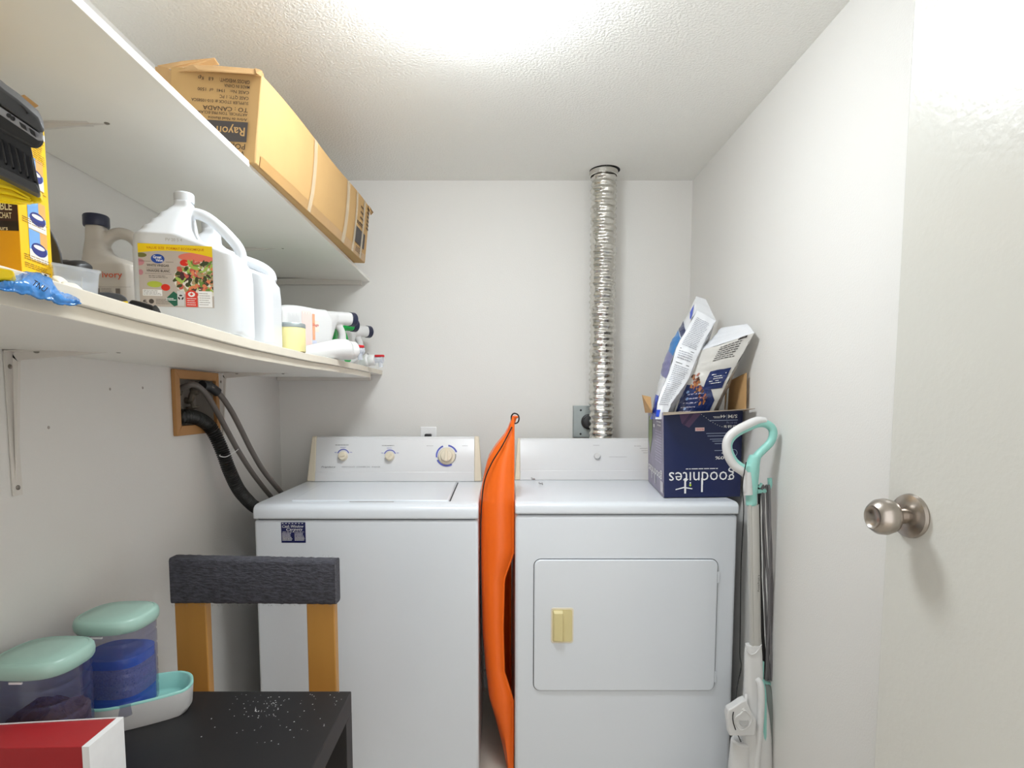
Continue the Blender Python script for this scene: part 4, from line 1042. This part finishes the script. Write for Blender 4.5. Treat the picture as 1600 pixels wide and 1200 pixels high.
def bag(label, E, mats, deco, seed):
    """E: four corner edges bottom->top, each a list of points (back-left, front-left, front-right, back-right)"""
    t = thing('treat_bag', label, 'bag', (sum((e[0].x for e in E))/4, sum((e[0].y for e in E))/4, min(e[0].z for e in E)))
    nt = 22
    Es = []
    for e in E:
        e = [Vector(p) for p in e]; L_ = [0]
        for i in range(1, len(e)): L_.append(L_[-1]+(e[i]-e[i-1]).length)
        o_ = []
        for k in range(nt+1):
            s_ = L_[-1]*k/nt; i = 0
            while i < len(e)-2 and L_[i+1] < s_: i += 1
            o_.append(e[i].lerp(e[i+1], (s_-L_[i])/(L_[i+1]-L_[i])))
        Es.append(o_)
    def S(side, s, tt, h=0):
        A_, B_ = Es[side], Es[(side+1) % 4]; k = tt*nt; i = min(nt-1, int(k)); f = k-i
        a = A_[i].lerp(A_[i+1], f); b_ = B_[i].lerp(B_[i+1], f); p = a.lerp(b_, s)
        d = (b_-a); up = (A_[min(nt, i+1)]-A_[i]); n = d.cross(up)
        if n.length > 1e-9: n.normalize()
        cen = (Es[0][i]+Es[1][i]+Es[2][i]+Es[3][i])/4
        if n.dot(p-cen) < 0: n = -n
        wob = .0045*noise.noise(Vector((p.x*28, p.z*28, seed)))+.003*noise.noise(Vector((p.x*80, p.z*60, seed+5)))
        return p+n*(wob+h+.006*math.sin(math.pi*s)*math.sin(math.pi*tt))
    body = None
    b = MB()
    for sd in range(4):
        b.grid(lambda u, v, sd=sd: S(sd, u, v), 14, 44, mats[sd])
    b.grid(lambda u, v: S(0, u, 1).lerp(S(2, 1-u, 1), v), 14, 6, mats[4])
    b.grid(lambda u, v: S(0, u, 0).lerp(S(2, 1-u, 0), v), 14, 2, mats[4])
    body = b.build('pouch', t, smooth=70)
    P = Print(lambda u, v, h: S(1, u, v, h+.001), .0004); deco(P); P.build('front_print', body)
    return t, S, body
q = lambda x, y, Y: at(x, y, Y=Y)
EB = [[q(1062, 650, 2.12), q(1102, 548, 2.03), q(1127, 512, 1.98)], [q(1050, 652, 1.96), q(1070, 594, 1.955), q(1093, 549, 1.95)], [q(1110, 652, 1.93), q(1145, 580, 1.86), q(1179, 520, 1.79)], [q(1118, 650, 2.08), q(1150, 573, 1.93), q(1167, 506, 1.84)]]
def decoB(P):
    C = lambda nm, c_: M(nm, c_, .35, var=.05)
    nav = bag_navy
    P.mb.grid(lambda a, b_: P.fn(.05+.85*a, .02+(.46-.14*a)*b_*(1 if a < .75 else 1-(a-.75)*1.6), .0006), 14, 14, nav)
    P.mb.grid(lambda a, b_: P.fn(.52+.42*a, .36+.24*b_, .0006), 6, 6, nav)
    rr = random.Random(11); cols = [C('kibble tan', (190, 130, 80)), C('kibble brown', (140, 84, 50)), C('kibble rust', (160, 90, 70)), C('kibble dark', (84, 52, 36))]
    for k in range(70):
        s_ = rr.random(); u = .10+.55*s_+rr.uniform(-.07, .07)+.0; v = .62-.40*s_+rr.uniform(-.06, .06); r = rr.uniform(.012, .03)
        P.poly([(u+r*math.cos(x), v+r*1.0*math.sin(x)) for x in [6.283*j/7 for j in range(7)]], rr.choice(cols), 3+k*.02)
    for k in range(5): P.lines(.12+.02*k, .06+.06*k, .60, .10+.06*k, 1, M('pale lilac ink', (186, 182, 204), .5), th=.4)
    for (u, v) in ((.18, .36), (.22, .26), (.25, .12)): P.poly(ell(u, v, .035, .022, 12), C('badge blue', (140, 170, 215)), 5)
    P.lines(.60, .42, .90, .56, 5, white_ink, th=.3); 
    P.lines(.45, .74, .92, .96, 7, ink, th=.35, layer=5); P.lines(.75, .955, .97, .99, 1, ink, th=.7, layer=5)
bag('grey kibble bag with navy panel leaning right inside the nappy box', EB, [bag_grey, bag_grey, bag_grey, bag_white, bag_white], decoB, 4)
EA = [[q(1016, 655, 2.06), q(1034, 577, 2.06), q(1050, 530, 2.05), q(1073, 496, 2.05), q(1088, 463, 2.05)],
      [q(1024, 655, 1.90), q(1028, 625, 1.91), q(1046, 580, 1.93), q(1058, 540, 1.94), q(1073, 515, 1.95), q(1089, 485, 1.96)],
      [q(1040, 655, 1.90), q(1048, 632, 1.90), q(1075, 594, 1.92), q(1090, 556, 1.93), q(1105, 525, 1.94), q(1119, 501, 1.955)],
      [q(1056, 655, 2.05), q(1098, 560, 2.06), q(1117, 505, 2.06), q(1103, 468, 2.05)]]
def decoA(P):
    tx = M('bag fine print', (158, 160, 170), .5)
    for (v0, v1, n) in ((.12, .50, 22), (.55, .63, 4), (.67, .95, 18)): P.lines(.14, v0, .84, v1, n, tx, th=.35, ragged=.12)
    P.rect(.15, .515, .80, .520, ink, 3); P.rect(.15, .64, .80, .645, ink, 3)
    P.mb.grid(lambda a, b_: P.fn(.0+.3*a, .02+.06*b_, .0006), 4, 4, bag_blue)
t, S, body = bag('white treat bag with blue side standing tallest in the nappy box', EA, [bag_white, bag_white, bag_white, bag_white, bag_white], decoA, 9)
P = Print(lambda u, v, h: S(0, u, v, h+.0012), .0004)
P.mb.grid(lambda a, b_: P.fn(.12+.86*a, .36+.20*b_, .0005), 8, 8, M('grey violet bag print', (122, 122, 168), .3)); P.mb.grid(lambda a, b_: P.fn(.12+.86*a, .56+.16*b_, .0005), 8, 8, M('azure bag print', (30, 120, 190), .3))
P.mb.grid(lambda a, b_: P.fn(.12+.86*a, .73+.07*b_, .0005), 8, 4, bag_navy); P.mb.grid(lambda a, b_: P.fn(.0+1.0*a, .0+.20*b_, .0005), 8, 6, bag_blue); P.mb.grid(lambda a, b_: P.fn(.35+.6*a, .90+.07*b_*(1-.7*a), .0005), 6, 4, bag_blue)
P.build('side_print', body)

# ================================================================ STEAM MOP
def mop():
    Y = 1.64
    t = thing('steam_mop', 'white and mint steam mop leaning in the corner right of the dryer', 'steam mop', (.69, Y, 0))
    q = lambda x, y, dY=0: at(x, y, Y=Y+dY)
    loop = [q(1171, 737), q(1160, 731), q(1148, 722), q(1140, 708), q(1137.5, 696), q(1142, 685), q(1152, 676), q(1168, 668), q(1183, 662), q(1196, 662), q(1206, 669), q(1208, 680), q(1203, 692), q(1192, 703), q(1182, 714), q(1178, 728)]
    b = MB(); b.tube(loop, .0115, mint, 14, sm=5)
    b.tube([q(1180, 712), q(1176, 728), q(1175, 742), q(1174, 770), q(1174, 790)], lambda k: .015+.004*math.sin(min(1, k*1.3)*math.pi), mint, 16, sm=5)
    b.tube([q(1164, 728), q(1171, 742), q(1173, 760)], .016, mint, 14, sm=4)
    h = b.build('handle', t, smooth=80, remesh=.003, relax=4, label='mint green handle loop')
    b = MB(); b.tube([q(1167, 742, -.004), q(1158, 735, -.005), q(1147, 727, -.005), q(1138, 712, -.005), q(1135, 696, -.005), q(1139, 683, -.005), q(1150, 673, -.005), q(1167, 664, -.005), q(1183, 657.5, -.004), q(1196, 657.5, -.002)], lambda k: .0118-.003*max(0, k-.85)/.15, white_pl, 14, sm=5); b.build('grip_cover', h, smooth=80, label='white outer grip cover')
    b = MB(); b.tube([q(1167, 738, -.008), q(1168, 752, -.010), q(1169, 773, -.010)], .0125, white_pl, 14, sm=4, flat=.8); b.build('handle_insert', h, label='white insert below the handle')
    # aluminium pole: two rounded bars side by side
    alu = M('brushed aluminium', (196, 195, 190), .35, .35, scale=80, stretch=(1, 1, .05), var=.03)
    a0, a1 = q(1176.5, 788), q(1180.5, 1022)
    b = MB(); b.tube([a0, a1], .0165, alu, 20, flat=.75); b.tube([a0+Vector((-.0115, -.009, 0)), a1+Vector((-.0115, -.009, 0))], .0045, alu, 10)
    pole = b.build('pole', t)
    P = Print(facing((a0.lerp(a1, .52)+Vector((.006, -.0135, 0))), (0, 0, 1), (-1, 0, 0), (0, -1, 0)), .0004); P.text('PowerFresh 2', -.02, -.002, .0042, ink, width=.047, bold=.01); P.build('pole_print', pole)
    # body
    R = []
    for (x0, x1, y, d) in ((1165.5, 1189, 1007, .030), (1164, 1190, 1022, .032), (1163.5, 1191, 1060, .034), (1162, 1196, 1090, .04), (1160, 1200, 1115, .055), (1158, 1203, 1150, .07), (1160, 1204, 1190, .07), (1164, 1200, 1230, .06)):
        a, c = q(x0, y), q(x1, y); mx_ = (a+c)/2; w_ = (c-a).length
        R.append([mx_+Vector((x, yy, 0)) for x, yy in rrect(w_, d, min(w_, d)*.42, 5)])
    b = MB(); b.rings(R, white_pl); bd = b.build('body', t, smooth=60)
    MB().tube([q(1165, 1013, -.015), q(1172, 1022, -.017), q(1181, 1020, -.017), q(1190, 1007, -.012)], .0016, white_pl, 8, sm=5).build('body_lip', bd)
    b = MB(); R = []
    for (x0, x1, y, d) in ((1193, 1197, 1063, .018), (1190, 1202, 1070, .035), (1191, 1207, 1090, .05), (1191, 1211, 1115, .06), (1191, 1212, 1150, .065), (1191, 1212, 1200, .06)):
        a, c = q(x0, y, .02), q(x1, y, .02); mx_ = (a+c)/2; w_ = (c-a).length
        R.append([mx_+Vector((x, yy, 0)) for x, yy in rrect(w_, d, min(w_, d)*.4, 4)])
    b.rings(R, M('smoked grey plastic', (128, 136, 132), .3)); b.build('water_tank', bd, smooth=60, label='grey translucent water tank')
    b = MB(); b.tube([q(1189, 1063, -.012), q(1193, 1075, -.02), q(1194.5, 1095, -.024), q(1194.5, 1130, -.028), q(1194, 1190, -.028)], .006, mint, 10, sm=4); b.build('trim_strip', bd, label='mint trim strip')
    b = MB(); b.tube([q(1183, 1061, -.012), q(1188, 1070, -.022), q(1189.5, 1095, -.028), q(1187, 1140, -.032), q(1182, 1200, -.03)], .0095, white_pl, 12, sm=4); b.build('side_ridge', bd)
    # small tray with a round hole at the lower left (spare tank clip)
    o_ = [(1136, 1118), (1138, 1110), (1148, 1104), (1158, 1097), (1166, 1094), (1174, 1112), (1182, 1124), (1180, 1150), (1140, 1150)]
    b = MB(); slab_px(b, o_, Y-.045, .03, white_pl, sx=.1); tr = b.build('head_cover', bd, bevel=.003)
    b = MB(); b.tube([at(x, y, Y=Y-.046) for x, y in ((1148, 1124), (1158, 1115), (1164, 1110), (1174, 1122), (1170, 1134), (1156, 1140))], .0022, white_pl, 8, closed=True, sm=4); b.build('raised_ring', tr)
    b = MB(); b.lathe([(.0135, 0), (.0125, .001), (.010, -.004), (.001, -.005)], at(1162, 1127, Y=Y-.0455), M('shaded grey plastic', (178, 178, 176), .5), (0, -1, .3), 24); b.build('socket', tr)
    b = MB(); b.tube([q(1166, 1085, -.02), q(1165, 1098, -.035), q(1160, 1110, -.045)], .004, white_pl, 8, sm=3); b.build('rib', bd)
    # floor head resting on the floor
    hz = R[-1][0].z
    b = MB(); b.tube([(.70, Y, .26), (.69, Y, .12), (.68, Y, .055)], .03, white_pl, 16, sm=3)
    b.hexa([(.545, Y-.055, .002), (.765, Y-.055, .002), (.765, Y+.055, .002), (.545, Y+.055, .002), (.56, Y-.04, .045), (.75, Y-.04, .045), (.75, Y+.04, .045), (.56, Y+.04, .045)], white_pl); b.build('floor_head', t, bevel=.006)
    # cord hooks and cord
    b = MB(); b.tube([q(1182, 768), q(1192, 767, .01), q(1199, 766, .014), q(1203, 758, .014), q(1202.5, 747, .014)], .0062, mint, 10, sm=4); b.tube([q(1186, 762), q(1190, 755)], .004, mint, 8); b.build('cord_hook', t, label='upper mint cord hook')
    b = MB(); b.box(q(1186, 1062)+Vector((0, 0, 0)), q(1192, 1034)+Vector((.004, .02, 0)), mint); b.tube([q(1190, 1062), q(1200, 1068, .014), q(1208, 1066, .016), q(1209, 1056, .016)], .0055, mint, 10, sm=4); b.build('cord_hook', t, label='lower mint cord hook')
    rr = random.Random(5)
    def loopc(xa, xb, dY, bow, m_, nm='power_cord'):
        pts = []
        for k in range(13):
            a = k/12; x = xa+(xb-xa)*a+bow*math.sin(math.pi*a)+rr.uniform(-.5, .5); pts.append((x, 760+a*303, dY))
        return [q(x, y, d) for x, y, d in pts]
    cols = [black_cord, cord_m, cord_m, cord_m, cord_m, black_cord, cord_m]
    for i, (xa, xb, bow, dY) in enumerate(((1185, 1194, -1, .008), (1190, 1206, 2, .006), (1193, 1202, -3, .012), (1197, 1198, 6, .010), (1200, 1204, 4, .016), (1187, 1198, -4, .014), (1202, 1196, 3, .004))):
        p1 = loopc(xa, xb, dY, bow, None)
        MB().tube([p1[0]+Vector((0, .004, -.004))]+p1, .0034, cols[i], 8, sm=4).build('power_cord', t)
    MB().tube([q(1168, 1180, .03), q(1146, 1130, -.055), q(1149, 1100, -.02), q(1152, 1072, .03), q(1158, 1042, .05), q(1156, 1020, .06), q(1157, 960, .07), q(1158, 880, .08), q(1162, 800, .05), q(1160, 762, -.02), q(1163, 738, -.020), q(1166, 722, -.016)], .0016, black_cord, 6, sm=6).build('thin_cord', t, label='thin black cord tied to the handle')
mop()

# ================================================================ CHAIR, TABLE, FEEDERS
TZ = .56; tc = at(549, 1080, Z=TZ); TXR, TYB = tc.x, tc.y
t = thing('side_table', 'square black side table dusted with white specks in front of the chair', 'table', (TXR-.275, TYB-.275, 0))
x0, y0 = TXR-.55, TYB-.55
tp = MB().box((x0, y0, TZ-.05), (TXR, TYB, TZ), black_w).build('table_top', t, bevel=.0015)
for (x, y) in ((x0, y0), (TXR-.05, y0), (x0, TYB-.05), (TXR-.05, TYB-.05)): MB().box((x, y, 0), (x+.05, y+.05, TZ-.05), black_w).build('leg', t, bevel=.001)
b = MB(); rr = random.Random(2)
for k in range(110):
    x = rr.uniform(TXR-.27, TXR-.01); y = rr.uniform(TYB-.22, TYB-.005); r = rr.uniform(.0005, .0014)
    if rr.random() < .4: x, y = rr.gauss(TXR-.17, .02), rr.gauss(TYB-.07, .03)
    b.add([(x-r, y-r, TZ+.0006), (x+r, y-r*.6, TZ+.0006), (x+r*.7, y+r, TZ+.0008), (x-r*.5, y+r*.9, TZ+.0006)], [(0,1,2,3)], white_ink)
b.build('crumbs', tp, kind='stuff')
def chair():
    Y = 1.47
    q = lambda x, y: at(x, y, Y=Y)
    t = thing('wooden_chair', 'golden wooden chair with grey carpet wrapped round its top rail', 'chair', (q(396, 900).x, Y-.2, 0))
    L0, L1, R0, R1 = q(273, 960).x, q(322, 960).x, q(479, 960).x, q(523, 960).x
    zt = q(400, 935).z
    for (a, c) in ((L0, L1), (R0, R1)): MB().box((a, Y, 0), (c, Y+.028, zt+.06), wood_m).build('back_post', t, bevel=.003, seg=3)
    MB().box((L0+.004, Y+.004, zt), (R1-.004, Y+.024, zt+.095), wood_m).build('top_rail', t, bevel=.003)
    a, c = q(266, 872), q(526, 943); n = 70; R = []
    for i in range(n+1):
        k = i/n; x = a.x+(c.x-a.x)*k; ring = []
        z0, z1 = q(0, 942+2*k).z, q(0, 871+5*k).z
        for (yy, zz) in rrect(.044, z1-z0, .009, 4):
            w_ = .0016*noise.noise(Vector((x*90, yy*120, zz*90)))
            ring.append((x, Y+.014+yy+w_, (z0+z1)/2+zz+w_))
        R.append(ring)
    b = MB(); b.rings(R, carpet); cw = b.build('carpet_wrap', t, smooth=50, label='charcoal carpet wrapped round the top rail')
    rr = random.Random(4); b = MB()
    for k in range(420):
        e = rr.random()
        if e < .6: p = Vector((rr.uniform(a.x, c.x), Y+.014+rr.uniform(-.03, .03), a.z-.004*rr.random()-.004*(1))); d = Vector((rr.uniform(-1, 1), rr.uniform(-1, .4), rr.uniform(.2, 1)))
        elif e < .8: p = Vector((rr.uniform(a.x, c.x), Y-.015, c.z+.002)); d = Vector((rr.uniform(-1, 1), -.4, rr.uniform(-1, 0)))
        else: p = Vector((c.x, Y-.01, rr.uniform(c.z, a.z-.01))); d = Vector((rr.uniform(.2, 1), -.3, rr.uniform(-1, 1)))
        d.normalize(); L_ = rr.uniform(.003, .009); s_ = d.orthogonal().normalized()*.00025
        b.add([p-s_, p+s_, p+d*L_+Vector((0, 0, -.001))], [(0, 1, 2)], M('grey carpet fibre', (120, 118, 124), .9))
    b.build('loose_fibres', cw, kind='stuff')
    MB().box((L0+.02, Y-.40, .425), (R1-.02, Y, .455), wood_m).build('seat', t, bevel=.004)
    for x in (L0+.025, R1-.06): MB().box((x, Y-.39, 0), (x+.035, Y-.355, .425), wood_m).build('front_leg', t, bevel=.002)
chair()

def feeder(label, c, r, zt, contents, tray_len, ang):
    z0 = TZ+.0005
    t = thing('pet_feeder', label, 'pet feeder', (c[0], c[1], z0), group='mint lidded pet dispensers on the black table')
    sup = lambda a, p=2.9: 1/((abs(math.cos(a))**p+abs(math.sin(a))**p)**(1/p))
    zl = zt-.025
    # ribbed clear body
    prof = []; zb = z0+.030; n = 40
    for i in range(n+1):
        z = zb+(zl-zb)*i/n; g = (z-zb)/(zl-zb)*6.0; d = .0022*(1 if (g % 1) < .14 else 0); prof.append((r*(.96+.02*(i/n))-d, z))
    o = MB().lathe(prof, (c[0], c[1], 0), bin_blue, n=64, cap0=True, cap1=False, shape=sup).build('clear_body', t, smooth=40)
    MB().lathe([(r*1.02, zl-.004), (r*1.06, zl+.001), (r*1.07, zl+.010), (r*1.05, zl+.018), (r*1.0, zl+.0225), (r*.94, zl+.0238), (r*.925, zl+.0225), (r*.91, zl+.0236), (r*.5, zl+.0250), (.002, zl+.0250)], (c[0], c[1], 0), mint_dull, n=64, shape=sup).build('lid', t, smooth=60, label='mint lid')
    MB().box((c[0]-.012, c[1]-r*1.0-.001, zl-.010), (c[0]+.010, c[1]-r*.97, zl-.0065), white_ink).build('lid_clip', t)
    if contents == 'kibble':
        R = []; hz = zb+(zl-zb)*.50
        b = MB(); m_ = 48; rows = [[(c[0]+r*.9*math.cos(2*math.pi*k/m_)*sup(2*math.pi*k/m_), c[1]+r*.9*math.sin(2*math.pi*k/m_)*sup(2*math.pi*k/m_), zb+.004) for k in range(m_)]]
        for j in range(9):
            s_ = 1-j/8.2; row = []
            for k in range(m_):
                a = 2*math.pi*k/m_; x = c[0]+r*.9*s_*math.cos(a)*sup(a); y = c[1]+r*.9*s_*math.sin(a)*sup(a)
                row.append((x, y, hz-.012+.030*(1-s_)+.010*noise.noise(Vector((x*70, y*70, 3)))+.018*noise.noise(Vector((x*12, y*12, 0)))))
            rows.append(row)
        b.rings(rows, kibble_m); b.build('kibble', t, smooth=0, kind='stuff', label='brown kibble heaped inside')
    else:
        MB().lathe([(r*.90, zb+.004), (r*.90, zb+(zl-zb)*.66)], (c[0], c[1], 0), water_m, n=64, shape=sup).build('water', t, kind='stuff', label='blue tinted water')
        MB().lathe([(r*.905, zb+(zl-zb)*.22), (r*.91, zb+(zl-zb)*.56)], (c[0], c[1], 0), M('misted drops', (150, 150, 185), .6, alpha=.5, scale=300, var=.6), n=64, cap0=False, cap1=False, shape=sup).build('misted_band', t, label='band of misted droplets')
    # base tray with bowl towards the right
    out = []
    dx, dy = math.cos(ang), math.sin(ang); m_ = 48
    for k in range(m_):
        a = 2*math.pi*k/m_; u = math.cos(a)*sup(a, 2.6); v = math.sin(a)*sup(a, 2.6)
        u = u*(r*1.03) + (tray_len if u > 0 else 0)*min(1, abs(u)*1.6 if u > 0 else 0); v = v*r*1.04*(1-.12*max(0, u)/.2)
        out.append((c[0]+u*dx-v*dy, c[1]+u*dy+v*dx))
    def ring(k, z, inset=0):
        cx_ = sum(p[0] for p in out)/m_; cy_ = sum(p[1] for p in out)/m_
        return [(cx_+(x-cx_)*k, cy_+(y-cy_)*k, z) for x, y in out]
    b = MB(); b.rings([ring(.90, z0), ring(.97, z0+.012), ring(1.0, z0+.052)], white_pl, True, False); tb = b.build('base', t, smooth=60, label='white base')
    b = MB(); b.rings([ring(1.0, z0+.052), ring(1.0, z0+.056), ring(.975, z0+.0575), ring(.93, z0+.055), ring(.87, z0+.024), ring(.80, z0+.018)], mint, False, True); b.build('bowl', tb, smooth=60, label='mint bowl liner')
feeder('taller blue water dispenser with mint lid and bowl beside the chair', (-.800, 1.213), .0655, .7950, 'water', .068, .50)
feeder('shorter kibble dispenser with mint lid nearest the camera by left wall', (-.822, 1.040), .0650, .7860, 'kibble', .0, .1)
zr = .7045
t = thing('red_carton', 'red carton with white edges in front of the kibble dispenser', 'box', (-.735, .90, TZ))
xr = at(192, 1122, Y=.945)
b = MB(); b.hexa([(-.90, .865, TZ+.0005), (xr.x, .865, TZ+.0005), (xr.x, .945, TZ+.0005), (-.90, .93, TZ+.0005), (-.90, .865, xr.z-.006), (xr.x, .865, xr.z-.001), (xr.x, .945, xr.z), (-.90, .93, xr.z-.008)], M('red printed card', (172, 30, 36), .45)); ob = b.build('carton', t, bevel=.001)
b = MB(); b.box((xr.x-.010, .862, TZ+.0005), (xr.x+.0008, .9455, xr.z+.0006), white_ink); b.tube([(-.90, .931, xr.z-.0075), (xr.x, .946, xr.z+.0005)], .0012, white_ink, 6); b.build('white_edge', ob)
